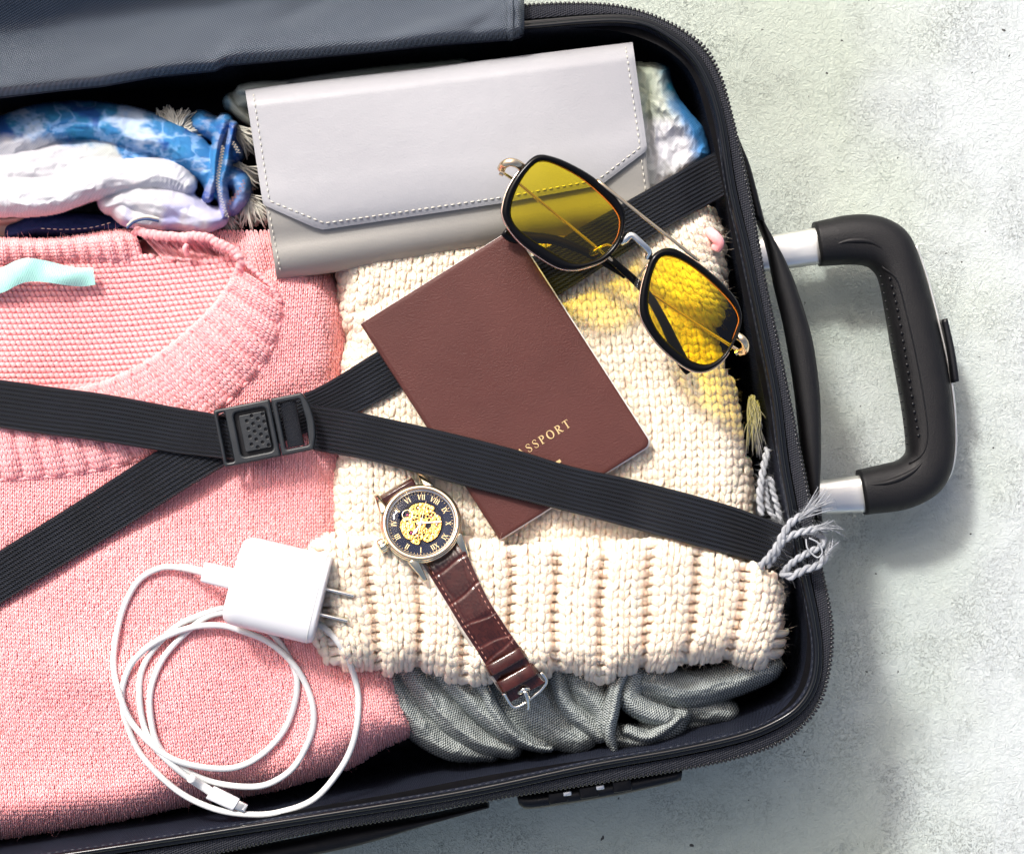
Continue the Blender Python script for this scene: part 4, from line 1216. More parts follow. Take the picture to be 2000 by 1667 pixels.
# overlocked seam: zigzag thread along the edge of the twisted part
def zigzag(pts, amp, pitch, z, r, name, parent, mt):
    P = spl(pts, 400); L = np.concatenate([[0], np.cumsum(np.linalg.norm(np.diff(P[:, :2], axis=0), axis=1))])
    T = np.gradient(P[:, :2], axis=0); T /= np.linalg.norm(T, axis=1)[:, None]
    ph = L / pitch * 2 * np.pi
    x = P[:, 0] - T[:, 1] * amp * np.sin(ph); y = P[:, 1] + T[:, 0] * amp * np.sin(ph)
    V, F = tube(W(x, y, z + 0.0004 * np.cos(ph)), r, 5)
    return make(name, V, F, mt, parent)
zigzag([(436, 285), (430, 320), (425, 355), (432, 390), (444, 425)], 3.6, 6, .1378, .00014, 'overlock_seam', shirt, M['fringe'])
zigzag([(452, 275), (462, 290), (466, 300)], 3.6, 6, .1345, .00014, 'overlock_seam', shirt, M['fringe'])
zigzag([(478, 352), (468, 372), (452, 392), (442, 405)], 3.5, 8, .1325, .00014, 'overlock_seam', shirt, M['croc_thread'])
P = spl([(248, 446, .1345), (262, 434, .1355), (285, 428, .136), (310, 432, .1355)], 40)
for k, dz in enumerate((0, 5)):
    V, F = tube(W(P[:, 0], P[:, 1] - dz, P[:, 2] - 0.001 * k), 0.0006, 6); make('hem_edge', V, F, M['navy'] if k == 0 else M['fringe'], shirt)
P = spl([(80, 446), (130, 448), (180, 444), (225, 432)], 60)
stitches(W(P[:, 0], P[:, 1], 0.1145), 0.0018, 0.0012, 0.00022).build('topstitching', M['fringe'], shirt, kind='stuff')
bc = cloth('beige_garment', [dict(p=[(-80, 452, 40, .100), (0, 448, 34, .104), (36, 432, 26, .104)], h=.02), dict(p=[(-60, 430, 12, .108), (0, 430, 11, .110), (40, 424, 11, .110), (58, 410, 9, .108)], h=.01)], (-100, 80, 400, 500), 2, M['beige_cloth'], None, None, wr=0.0008)
tag(bc, 'small piece of beige cloth at the left edge below the blouse', 'clothing')

# second patterned cloth under the wallet, with its white fringe
def dye_right(X, Y, ID, SS, TT):
    n1 = fbm(X, Y, 50, 5, 31); n2 = fbm(X, Y, 18, 4, 41)
    c = np.zeros(X.shape + (3,)) + WHITE
    ed = np.interp(Y, [100, 130, 200, 240, 300, 340], [1275, 1278, 1300, 1325, 1355, 1345])
    t = sstep(-14, 22, X - ed + 16 * n1 + 8 * n2)
    c = mixc(c, GREEN + 0 * c, 0.75 * sstep(250, 215, Y + 14 * n1) * sstep(500, 800, X) + 0.30 * sstep(1290, 1265, X) + 0.2 * sstep(300, 340, Y))
    c = mixc(c, mixc(BLUE + 0 * c, TEAL * .6 + 0 * c, sstep(210, 170, Y)), t * sstep(800, 900, X))
    c = mixc(c, GREEN * .9 + 0 * c, 0.7 * sstep(620, 520, X)); c = mixc(c, TEAL + 0 * c, 0.6 * sstep(452, 444, X + 5 * n2))
    return c
scarf2 = thing('patterned_scarf', (900, 300), 0.04, 'white and blue tie-dyed scarf with white fringe, mostly under the wallet', 'scarf')
RC_ = round_poly([(1150, 118), (1286, 122), (1306, 130), (1312, 158), (1326, 192), (1350, 222), (1372, 246), (1382, 275), (1390, 305), (1340, 340), (1250, 410), (1150, 430)], [5, 5, 6, 8, 8, 8, 8, 8, 8, 5, 5, 5], 4)
Xc, Yc = np.meshgrid(np.arange(1180, 1400, 1.6), np.arange(110, 420, 1.6))
Dc = dist_poly(Xc, Yc, RC_)
tc_ = np.clip(1 - Dc / 26, 0, 1)
def crease(x, y, x0, y0, x1, y1, w_):
    L = math.hypot(x1 - x0, y1 - y0); ux_, uy_ = (x1 - x0) / L, (y1 - y0) / L
    s_ = (x - x0) * ux_ + (y - y0) * uy_; t_ = -(x - x0) * uy_ + (y - y0) * ux_ + 6 * noise(x, y, 40, 3)
    return np.exp(-(t_ / w_) ** 2) * sstep(-10, 15, s_) * sstep(L + 15, L - 15, s_), t_
Zc = 0.119 - 0.018 * (1 - np.sqrt(np.clip(1 - tc_ ** 2, 0, 1))) + 0.0035 * fbm(Xc, Yc, 55, 3, 61) + 0.0012 * (1 - 2.4 * np.abs(fbm(Xc * 1.6, Yc * .8, 30, 3, 71)))
layer = sstep(-5, 5, (Yc - 178) - 0.52 * (Xc - 1255) + 5 * noise(Xc, Yc, 30, 9))      # an upper layer over the part by the corner
Zc = Zc + 0.0040 * layer - 0.0020 * (1 - layer)
for (a_, w_, h_) in (((1262, 185, 1256, 330), 9, -.0030), ((1275, 190, 1345, 260), 12, .0028), ((1300, 300, 1330, 380), 10, .0030), ((1330, 255, 1300, 350), 14, -.0022), ((1290, 240, 1350, 330), 16, .0020)):
    Zc = Zc + h_ * crease(Xc, Yc, *a_, w_)[0]
Vc, Qc = sheet(Xc, Yc, Zc, Dc > -1.5)
us_ = np.unique(Qc); re_ = np.full(len(Vc), -1); re_[us_] = np.arange(len(us_))
make('cotton', Vc[us_], [re_[Qc]], M['dye'], scarf2, col=dye_right(Xc, Yc, np.zeros(Xc.shape, int), None, None).reshape(-1, 3)[us_], st=np.stack([Xc.ravel() * PXM, Yc.ravel() * PXM], -1)[us_])
cloth('cotton', [
    dict(p=[(455, 200, 20, .110), (500, 190, 24, .116), (700, 160, 26, .112), (900, 140, 26, .11)], h=.016, n=120),
    dict(p=[(448, 196, 12, .113), (470, 220, 14, .113), (500, 240, 16, .112)], h=.012),
    dict(p=[(472, 176, 12, .119), (500, 172, 14, .121), (560, 168, 12, .12)], h=.012),
], (430, 940, 100, 300), 1.8, M['dye'], scarf2, dye_right, wr=0.0010, wscale=30, zmin=0.05, seed=13)
def tassel(name, c, n, ln, spread, ang, z, r, parent, mt, seed, curl=.5, rope=False):
    rg = np.random.default_rng(seed); acc = Acc()
    for k in range(int(n * 2.6)):
        a = ang + rg.normal(0, spread); L = ln * rg.uniform(.7, 1.15); b = rg.normal(0, curl)
        t = np.linspace(0, 1, 9)
        x = c[0] + rg.normal(0, 3) + L * t * math.cos(a) + L * .3 * b * t ** 2 * -math.sin(a); y = c[1] + rg.normal(0, 3) + L * t * math.sin(a) + L * .3 * b * t ** 2 * math.cos(a)
        wg = rg.uniform(1.5, 4) * np.sin(t * rg.uniform(5, 9) + rg.uniform(0, 6)) * t; x = x - wg * math.sin(a); y = y + wg * math.cos(a)
        zz = z + rg.uniform(-.002, .002) + 0.006 * np.sin(np.pi * t * .8) - 0.004 * t
        acc.add(*tube(W(x, y, zz), r * np.linspace(1, .8, 9), 6))
    return acc.build(name, mt, parent)
tassel('tassel', (456, 250), 30, 60, .35, R(40), .112, .00050, scarf2, M['fringe'], 1)
tassel('tassel', (462, 320), 28, 55, .4, R(60), .114, .00050, scarf2, M['fringe'], 2)
tassel('tassel', (480, 380), 34, 62, .28, R(62), .117, .00045, scarf2, M['fringe'], 3)
tassel('tassel', (440, 415), 34, 40, 1.1, R(40), .112, .00050, scarf2, M['fringe'], 4)
tassel('tassel', (345, 262), 60, 46, .75, R(-92), .116, .00050, scarf2, M['fringe'], 5, .9)
tassel('tassel', (330, 255), 30, 40, .9, R(-120), .114, .00050, scarf2, M['fringe'], 6, .9)

# ------------------------------------------------------------------ linen scarf along the bottom edge
linen = thing('linen_scarf', (1120, 1400), 0.04, 'bunched grey-green linen scarf under the lower edge of the hat', 'scarf')
cloth('linen', [
    dict(p=[(742, 1300, 40, .108), (775, 1350, 40, .110), (815, 1405, 38, .108), (880, 1455, 30, .104), (960, 1470, 20, .098)], h=.03, pl=.0010, pp=8),
    dict(p=[(790, 1290, 34, .114), (830, 1345, 36, .116), (880, 1400, 36, .114), (940, 1445, 28, .110), (1000, 1462, 22, .104)], h=.026, pl=.0010, pp=8),
    dict(p=[(860, 1300, 34, .119), (905, 1345, 34, .121), (955, 1395, 30, .119), (1000, 1430, 26, .115), (1060, 1452, 20, .110)], h=.024, pl=.0010, pp=8),
    dict(p=[(905, 1300, 13, .1235), (945, 1345, 14, .125), (965, 1385, 14, .124), (1000, 1430, 12, .120), (1040, 1455, 9, .114), (1075, 1462, 8, .110)], h=.012),
    dict(p=[(980, 1310, 60, .114), (1020, 1360, 66, .115), (1070, 1400, 60, .113), (1130, 1430, 44, .110)], h=.02, pl=.0008, pp=13),
    dict(p=[(1085, 1290, 20, .119), (1095, 1335, 20, .122), (1110, 1380, 20, .121), (1150, 1415, 22, .118), (1172, 1435, 18, .114)], h=.02, pl=.0006, pp=5),
    dict(p=[(1120, 1320, 34, .118), (1150, 1350, 36, .121), (1175, 1385, 30, .120), (1180, 1420, 24, .117)], h=.02, pl=.0008, pp=6),
    dict(p=[(1222, 1310, 11, .126), (1206, 1345, 12, .129), (1198, 1390, 13, .129), (1190, 1430, 13, .126), (1200, 1465, 8, .118)], h=.016),
    dict(p=[(1200, 1330, 11, .124), (1190, 1370, 11, .1265), (1184, 1415, 12, .126), (1192, 1450, 10, .120)], h=.016),
    dict(p=[(1240, 1320, 26, .121), (1232, 1360, 28, .124), (1258, 1385, 26, .123), (1300, 1400, 24, .119)], h=.02, pl=.0009, pp=7),
    dict(p=[(1215, 1440, 30, .112), (1260, 1440, 32, .113), (1305, 1420, 30, .113), (1330, 1395, 24, .112)], h=.022, pl=.0006, pp=6),
    dict(p=[(1225, 1425, 14, .119), (1262, 1438, 14, .120), (1300, 1420, 14, .119), (1325, 1400, 10, .117)], h=.012),
    dict(p=[(1260, 1330, 40, .117), (1340, 1345, 40, .118), (1420, 1330, 36, .117), (1490, 1308, 30, .116), (1510, 1300, 22, .115)], h=.022, pl=.0008, pp=10),
    dict(p=[(1300, 1380, 26, .106), (1360, 1385, 30, .104), (1420, 1390, 26, .102)], h=.02, pl=.0007, pp=8),
    dict(p=[(1330, 1410, 22, .096), (1390, 1402, 24, .095), (1430, 1395, 16, .093)], h=.016),
], (700, 1550, 1250, 1500), 1.7, M['linen'], linen, None, wr=0.0020, wscale=26, zmin=0.04, seed=23, stretch=3.5)
# twisted cords of its fringe, two knotted bunches by the case rim
def cord(name, pts, r, fray=0, fd=0.0, seed=0, label=None):
    P = spl(pts, 60); X = W(P[:, 0], P[:, 1], P[:, 2])
    acc = rope_geo(X, r, r * 5.2, 2, 7)
    if fray:
        rg = np.random.default_rng(seed)
        e = P[-1]; d = math.atan2(P[-1, 1] - P[-5, 1], P[-1, 0] - P[-5, 0])
        for k in range(fray):
            a = d + rg.normal(0, .17); L = fd * rg.uniform(.4, 1.0); t = np.linspace(0, 1, 8); b = rg.normal(0, .6)
            x = e[0] + rg.normal(0, 2.5) + L * t * math.cos(a) - L * .35 * b * t * t * math.sin(a); y = e[1] + rg.normal(0, 2.5) + L * t * math.sin(a) + L * .35 * b * t * t * math.cos(a)
            acc.add(*tube(W(x, y, e[2] + rg.uniform(-.001, .002) - .003 * t * t), .00030 * np.linspace(1.1, .5, 8), 5))
    return acc.build(name, M['cord'], linen, label=label)
cord('tassel', [(1484, 1106, .140), (1500, 1090, .143), (1518, 1066, .145), (1530, 1042, .146), (1545, 1020, .146), (1566, 1006, .146)], .00175, 34, 78, 1)
cord('tassel', [(1498, 1104, .140), (1514, 1084, .143), (1526, 1060, .145), (1545, 1046, .1455), (1566, 1038, .1455), (1594, 1032, .145)], .00165, 22, 50, 2)
cord('tassel', [(1528, 1122, .138), (1540, 1106, .141), (1556, 1092, .143), (1580, 1078, .143), (1600, 1068, .142), (1609, 1056, .140), (1598, 1044, .139)], .0016, 12, 30, 3)
cord('tassel', [(1526, 1118, .139), (1545, 1125, .1405), (1570, 1112, .141), (1592, 1106, .141), (1606, 1096, .1405), (1614, 1082, .140)], .0018, 26, 34, 4)
P = spl([(1574, 1052, .145), (1578, 1072, .146), (1596, 1088, .146), (1606, 1078, .146), (1598, 1060, .146), (1580, 1050, .146)], 50)
V, F = tube(W(P[:, 0], P[:, 1], P[:, 2]), .0004, 6); make('loose_thread', V, F, M['cord'], linen)
cord('tassel', [(1499, 876, .118), (1494, 900, .121), (1487, 937, .123), (1484, 970, .124), (1488, 1006, .124)], .0017)
cord('tassel', [(1492, 950, .119), (1504, 934, .120), (1510, 960, .121), (1517, 984, .122), (1524, 1014, .122)], .0015, 8, 22, 6)
cord('tassel', [(1488, 930, .118), (1496, 960, .120), (1500, 990, .121), (1512, 1010, .121)], .0014, 8, 18, 7)
rg = np.random.default_rng(4)
acc = Acc()
for k in range(46):
    x0 = 1470 + rg.normal(0, 5); t = np.linspace(0, 1, 9); b = rg.normal(0, 7)
    acc.add(*tube(W(x0 + b * t + rg.normal(0, 3) * np.sin(t * 5) + 8 * t, 776 + rg.uniform(-6, 10) + rg.uniform(50, 115) * t, .108 + .004 * np.sin(t * 3) + rg.uniform(-.003, .003)), .00028, 5))
acc.build('loose_threads', M['cord'], linen, kind='stuff')

fz = np.concatenate([np.array([v.co[:] for v in o.data.vertices])[::3] + ORG[linen.name] for o in linen.children if o.name.startswith('tassel')])
V, F = fuzz(fz, 2600, 0.0028, 0.00005, 77); make('cord_fuzz', V, F, M['cord'], linen, kind='stuff')

# ------------------------------------------------------------------ wallet
wallet = thing('wallet', (880, 320), 0.12, 'light grey leather envelope wallet with stitched flap', 'wallet')
TL, TR, BR, BL = map(np.array, ((483., 174.), (1231., 83.), (1280., 437.), (541., 546.)))
def bil(s_, t_):
    s_, t_ = np.asarray(s_, float)[..., None], np.asarray(t_, float)[..., None]
    return (TL * (1 - s_) + TR * s_) * (1 - t_) + (BL * (1 - s_) + BR * s_) * t_
def inv_bil(p):
    s_, t_ = .5, .5
    for _ in range(30):
        e = 1e-4; f = bil(s_, t_) - p; a = (bil(s_ + e, t_) - bil(s_, t_)) / e; b = (bil(s_, t_ + e) - bil(s_, t_)) / e
        J = np.stack([a, b], -1); d = np.linalg.solve(J, f); s_, t_ = s_ - d[0], t_ - d[1]
    return s_, t_
def zw(s_, t_):
    top = 0.1435 - 0.014 * (1 - np.sqrt(np.clip(1 - np.clip(1 - t_ / 0.10, 0, 1) ** 2, 0, 1)))
    bot = -0.016 * (1 - np.sqrt(np.clip(1 - np.clip((t_ - 0.84) / 0.165, 0, 1) ** 2, 0, 1)))
    bul = 0.0022 * np.sin(np.pi * np.clip(s_, 0, 1)) * np.sin(np.pi * np.clip(t_, 0, 1)) - 0.0016 * (np.abs(2 * s_ - 1) ** 6)
    bot = bot - 0.0050 * sstep(.52, 1.0, t_); dent = -0.0022 * np.exp(-((t_ - 0.80) / 0.07) ** 2) * (0.5 + .5 * np.sin(s_ * 5 + 1))
    return top + bot + bul + dent
ss, tt_ = np.meshgrid(np.linspace(0, 1, 130), np.concatenate([np.linspace(0, .12, 14), np.linspace(.13, .82, 40), np.linspace(.83, 1, 22)]))
P = bil(ss, tt_); Zt = zw(ss, tt_)
n_, m_ = ss.shape
Vt = W(P[..., 0], P[..., 1], Zt)
# a closed pillow: top sheet, then a rim going down and a bottom
ring_idx = [(0, j) for j in range(m_)] + [(i, m_ - 1) for i in range(1, n_)] + [(n_ - 1, j) for j in range(m_ - 2, -1, -1)] + [(i, 0) for i in range(n_ - 2, 0, -1)]
i = np.arange(n_ - 1)[:, None]; j = np.arange(m_ - 1)[None]
Q = np.stack([i * m_ + j, (i + 1) * m_ + j, (i + 1) * m_ + j + 1, i * m_ + j + 1], -1).reshape(-1, 4)
VV = [Vt.reshape(-1, 3)]; FF = [Q]; prev = np.array([a * m_ + b for a, b in ring_idx]); nn = len(prev); base = n_ * m_
edge = Vt.reshape(-1, 3)[prev]; cen = edge.mean(0)
for dz, sc in ((-0.0012, 1.002), (-0.006, 1.0), (-0.011, .996)):
    e = edge.copy(); e[:, :2] = cen[:2] + (e[:, :2] - cen[:2]) * sc; e[:, 2] = e[:, 2] + dz
    VV.append(e); cur = base + np.arange(nn); base += nn
    FF.append(np.stack([prev, np.roll(prev, -1), np.roll(cur, -1), cur], -1)); prev = cur
VV.append(cen[None] - np.array([[0, 0, .02]])); FF.append(np.stack([np.full(nn, base), prev, np.roll(prev, -1)], -1))
M['wallet_body'] = mat('shaded grey leather', (0.255, 0.247, 0.228), 0.45, spec=0.35, bumps=((1100, 0.00010, 4), (120, 0.0002, 2)), var=0.025, varscale=25)  # same leather as the flap, with its darker, warmer shade put into the colour
wbody = make('wallet_body', np.concatenate(VV), FF, M['wallet_body'], wallet)
# flap
fb = [inv_bil(np.array(p, float)) for p in ((513, 388), (520, 400), (618, 444), (634, 448), (985, 396), (1160, 364), (1176, 358), (1256, 297), (1262, 284))]
fs, ft = [f[0] for f in fb], [f[1] for f in fb]
fs[0], fs[-1] = -0.004, 1.006
xs_ = np.array(sorted(set(np.linspace(0, 1, 150)) | set(np.clip(fs, 0, 1))))
tb_ = np.interp(xs_, fs, ft)
nu = 60
kk = np.linspace(0, 1, nu)[:, None]
T2 = kk * tb_[None]; S2 = xs_[None] * 1.012 - 0.006 + 0 * kk
P = bil(S2, T2)
Zf = zw(S2, T2) + 0.0016 + 0.0012 * sstep(.6, 1, kk) - 0.0006 * sstep(.965, 1, kk) - 0.0006 * (sstep(.012, 0, xs_) + sstep(.988, 1, xs_))[None]
n_, m_ = S2.shape
Vt = W(P[..., 0], P[..., 1], Zf).reshape(-1, 3); Vb_ = Vt - np.array([0, 0, 0.0015])
i = np.arange(n_ - 1)[:, None]; j = np.arange(m_ - 1)[None]
Q = np.stack([i * m_ + j, (i + 1) * m_ + j, (i + 1) * m_ + j + 1, i * m_ + j + 1], -1).reshape(-1, 4)
flp = make('flap', np.concatenate([Vt, Vb_]), [Q, Q[:, ::-1] + len(Vt)], M['wallet'], wallet)
ridx = np.array([0 * m_ + j for j in range(m_)] + [i * m_ + m_ - 1 for i in range(1, n_)] + [(n_ - 1) * m_ + j for j in range(m_ - 2, -1, -1)] + [i * m_ for i in range(n_ - 2, 0, -1)])
e0, e1 = Vt[ridx], Vb_[ridx]
make('flap_edge', *loft(np.stack([e0, (e0 + e1) / 2 + (e0 - cen) * .0006, e1], 1), False, True), M['wallet_edge'], flp)
def wpath(pts, lift, flap=True, n=300):
    P = lerp_poly(pts, n); out = []
    for p in P:
        s_, t_ = inv_bil(p); z = float(zw(s_, t_))
        if flap:
            tb0 = np.interp(s_, fs, ft); z += 0.0016 + 0.0012 * float(sstep(.6, 1, t_ / tb0))
        out.append(W(p[0], p[1], z + lift))
    return np.array(out)
A = stitches(wpath([(495, 184), (526, 392), (634, 436), (985, 385), (1168, 351), (1250, 288), (1222, 92)], 0.00015), 0.0021, 0.0011, 0.00033)
A.build('flap_stitching', M['thread'], flp, kind='stuff')
A = stitches(wpath([(525, 412), (549, 535)], .0002, False, 60), 0.0021, 0.0011, 0.0003)
B = stitches(wpath([(1253, 312), (1268, 428)], .0002, False, 60), 0.0021, 0.0011, 0.0003)
for v, f in ((B.V, B.F),):
    A.add(np.concatenate(v), f)
A.build('body_stitching', M['thread'], wbody, kind='stuff')

# ------------------------------------------------------------------ passport
pp = thing('passport', (990, 750), 0.13, 'maroon passport booklet with gold lettering under the elastic strap', 'passport')
PA, PB, PD = np.array([708., 631.]), np.array([1001., 447.]), np.array([979., 1051.])     # top left, top right, bottom left
PU, PV = PB - PA, PD - PA
def zp(u, v): return 0.1415 + 0.0085 * (1 - v) * (0.45 + .55 * u) + 0.0016 * np.sin(np.pi * u) * (1 - .5 * v) - 0.0008 * v ** 6
def Pp(u, v, dz=0.0):
    u, v = np.asarray(u, float), np.asarray(v, float)
    x = PA[0] + PU[0] * u + PV[0] * v; y = PA[1] + PU[1] * u + PV[1] * v
    return W(x, y, zp(u, v) + dz)
def slab_uv(out_pts, z_levels, nm, mt, parent, insets=None):
    """closed booklet layer: outline in (u,v), rings at z offsets"""
    O = np.asarray(out_pts); c = O.mean(0)
    rings = [Pp(*(c + (O - c) * (1 - ins)).T, dz) for ins, dz in z_levels]
    V, F = loft(np.array(rings)); return make(nm, V, F, mt, parent)
asp = 351 / 498
def booklet(u1, v1, rad=0.045):
    o = []
    for (cx, cy, q, r) in ((u1, 0, -1, rad), (u1, v1, 0, rad)):
        for k in range(7):
            a = (q + k / 6) * np.pi / 2
            o.append((cx - r + r * math.cos(a), (cy + r * asp if q == -1 else cy - r * asp) + r * asp * math.sin(a)))
    o.append((0.0, v1)); 
    for k in range(1, 12): o.append((0.0, v1 * (1 - k / 12)))
    o.append((0.0, 0.0))
    return o
ob = booklet(1.0, 1.0)
# top cover: finely gridded so that it can follow the gentle bend
def filled(out_pts, dz, n=34):
    O = np.asarray(out_pts); c = np.array([.5, .5])
    rings = [Pp(*(c + (O - c) * k).T, dz) for k in np.linspace(0.001, 1, n)]
    V, F = loft(np.array(rings), True, False, cap=False); return V, F, len(O), n
V, F, mo, no = filled(ob, 0.0)
O = np.asarray(ob); c = np.array([.5, .5])
rr = [V.reshape(no, mo, 3)[k] for k in range(no)] + [Pp(*(c + (O - c) * 1.002).T, -0.0002), Pp(*(c + (O - c) * 1.002).T, -0.0006), Pp(*(c + (O - c) * .999).T, -0.0008)]
V, F = loft(np.array(rr), True, False, cap=False)
cov = make('front_cover', V, F, M['cover'], pp)
c2 = np.array([.5, .5])
ob2 = np.asarray(booklet(1.006, 1.004)); 
rr = [Pp(*(c + (ob2 - c) * k).T, dz) for k, dz in ((.3, -0.0009), (.99, -0.0009), (1.0, -0.0011), (1.004, -0.0020), (1.002, -0.0031))]
V, F = loft(np.array(rr), True, False, cap=False); make('pages', V, F, M['paper'], pp)
rr = [Pp(*(c + (ob2 - c) * k).T, dz) for k, dz in ((1.0, -0.0032), (1.004, -0.0034), (1.003, -0.0038), (.1, -0.0038))]
V, F = loft(np.array(rr), True, False, cap=False); make('back_cover', V, F, M['cover'], pp)
vv_ = np.linspace(0, 1, 30)
th = np.linspace(np.pi / 2, 3 * np.pi / 2, 9)
rr = np.array([[Pp(0, v)[:] + (-(W(*(PA + PU), .14) - W(*PA, .14)) / np.linalg.norm(W(*(PA + PU), .14) - W(*PA, .14))) * 0.0012 * -math.cos(a) * -1 * -1 + np.array([0, 0, -0.0019 + 0.0019 * math.sin(a)]) for a in th] for v in vv_])
V, F = loft(rr, False, False, cap=False); make('spine', V, F, M['cover'], pp)
# lettering
def strip(pts, wid, closed=False):
    P = np.asarray(pts, float); w_ = np.broadcast_to(np.asarray(wid, float), (len(P),))
    T = np.roll(P, -1, 0) - np.roll(P, 1, 0) if closed else np.gradient(P, axis=0)
    T /= np.linalg.norm(T, axis=1)[:, None] + 1e-9
    N = np.stack([-T[:, 1], T[:, 0]], -1)
    A_, B_ = P + N * w_[:, None] / 2, P - N * w_[:, None] / 2
    n = len(P); V = np.concatenate([A_, B_]); k = np.arange(n if closed else n - 1); k2 = (k + 1) % n
    return V, np.stack([k, k2, k2 + n, k + n], -1)
def serif(x0, x1, y): return ([(x0, y), (x1, y)], .06)
def arc(cx, cy, rx, ry, a0, a1, n=18):
    a = np.radians(np.linspace(a0, a1, n)); return np.stack([cx + rx * np.cos(a), cy + ry * np.sin(a)], -1)
def glyph(ch):
    tk, th_ = .15, .06
    if ch == 'I': return [([(.2, 0), (.2, 1)], tk), serif(.05, .35, .03), serif(.05, .35, .97)], .42
    if ch == 'V': return [([(.08, 1), (.42, 0)], tk), ([(.42, 0), (.74, 1)], th_), serif(-.04, .22, .97), serif(.6, .86, .97)], .88
    if ch == 'X': return [([(.08, 1), (.72, 0)], tk), ([(.72, 1), (.08, 0)], th_), serif(-.04, .22, .97), serif(.58, .84, .97), serif(-.04, .22, .03), serif(.58, .84, .03)], .86
    if ch == 'P' or ch == 'R':
        a = arc(.3, .74, .33, .235, 90, -90); w_ = .06 + .10 * np.abs(np.cos(np.linspace(-np.pi / 2, np.pi / 2, 18)))
        g = [([(.2, 0), (.2, 1)], tk), ([(.05, .97), (.3, .97)], .06), (a, w_), ([(.3, .505), (.2, .505)], .06), serif(.04, .37, .03)]
        if ch == 'R': g += [([(.34, .5), (.70, .03)], .15), ([(.66, .03), (.84, .03)], .06)]
        return g, .78 if ch == 'P' else .88
    if ch == 'A': return [([(.1, .03), (.40, .98)], .06), ([(.38, 1.0), (.72, .03)], .15), ([(.2, .33), (.6, .33)], .06), serif(-.02, .22, .03), serif(.58, .86, .03)], .88
    if ch == 'S':
        p = spl([(.56, .74), (.54, .90), (.34, .97), (.14, .86), (.16, .66), (.34, .53), (.52, .38), (.54, .16), (.34, .03), (.12, .10), (.09, .28)], 40)
        return [(p, .06 + .10 * np.exp(-((np.linspace(0, 1, 40) - .5) / .17) ** 2))], .66
    if ch == 'O':
        a = arc(.46, .5, .38, .49, 0, 350, 30); return [(np.concatenate([a, a[:1]]), .06 + .11 * np.abs(np.cos(np.linspace(0, 2 * np.pi, 31))))], .95
    if ch == 'T': return [([(.38, 0), (.38, 1)], tk), ([(.04, .97), (.72, .97)], .06), ([(.05, .80), (.05, .98)], .05), ([(.71, .80), (.71, .98)], .05), serif(.22, .54, .03)], .76
    return [], .5
def text_geo(txt, place, size, track=0.06):
    """place(a, b) -> world for points (letter units scaled by size)"""
    acc = Acc(); x = 0.0; first = True
    for ch in txt:
        g, adv = glyph(ch)
        for pts, wd in g:
            V, Q = strip(pts, wd)
            acc.add(place((V[:, 0] + x) * size, V[:, 1] * size), [Q])
        x += adv + track
    return acc, (x - track) * size
ulen, vlen = np.linalg.norm(PU), np.linalg.norm(PV)
def place_text(x0, y0, dirv, upv):
    def f(a, b):
        x = x0 + dirv[0] * a + upv[0] * b; y = y0 + dirv[1] * a + upv[1] * b
        M2 = np.linalg.inv(np.stack([PU, PV], -1)); uv = (np.stack([x - PA[0], y - PA[1]], -1)) @ M2.T
        return Pp(uv[:, 0], uv[:, 1], 0.00007)
    return f
du = PU / ulen; dv = PV / vlen
_, wid = text_geo('PASSPORT', lambda a, b: np.stack([a, b, 0 * a], -1), 16.0, .12)
end = np.array([1116., 832.])
st_ = end - du * 134
A, _ = text_geo('PASSPORT', place_text(st_[0], st_[1], du, -dv), 16.5, (134 / 16.5 - sum(glyph(c)[1] for c in 'PASSPORT')) / 7)
A.build('gold_lettering', M['gold_print'], cov, smooth=False)
# chip emblem below the word
acc = Acc()
def emb(pts, closed=True, w_=2.0):
    V, Q = strip(pts, w_, closed); acc.add(place_text(ec[0], ec[1], du, -dv)(V[:, 0], V[:, 1]), [Q])
ec = np.array([1085., 915.])
emb([(-17, 8.5), (17, 8.5)], False, 6); emb([(-17, -8.5), (17, -8.5)], False, 6)
emb(arc(0, 0, 6, 6, 0, 340, 20), True, 2.4); emb([(-17, 0), (-7, 0)], False, 2); emb([(7, 0), (17, 0)], False, 2)
acc.build('gold_emblem', M['gold_print'], cov, smooth=False)

# ------------------------------------------------------------------ elastic straps and buckle (sewn into the case)
def H_wal(x, y):
    x, y = np.asarray(x, float), np.asarray(y, float)
    A2 = np.stack([TR - TL, BL - TL], -1); uv = np.stack([x - TL[0], y - TL[1]], -1) @ np.linalg.inv(A2).T
    ins = (uv[..., 0] > -.01) & (uv[..., 0] < 1.02) & (uv[..., 1] > 0) & (uv[..., 1] < 1.0)
    return np.where(ins, zw(uv[..., 0], uv[..., 1]) + .0005, -1)
def H_pass(x, y):
    uv = np.stack([np.asarray(x, float) - PA[0], np.asarray(y, float) - PA[1]], -1) @ np.linalg.inv(np.stack([PU, PV], -1)).T
    ins = (uv[..., 0] > -.005) & (uv[..., 0] < 1.005) & (uv[..., 1] > -.005) & (uv[..., 1] < 1.005)
    return np.where(ins, zp(uv[..., 0], uv[..., 1]) + .0003, -1)
def H_neck(x, y):
    return np.where(inpoly(x, y, COLLAR), H_sw(x, y) + 0.0075, -1)
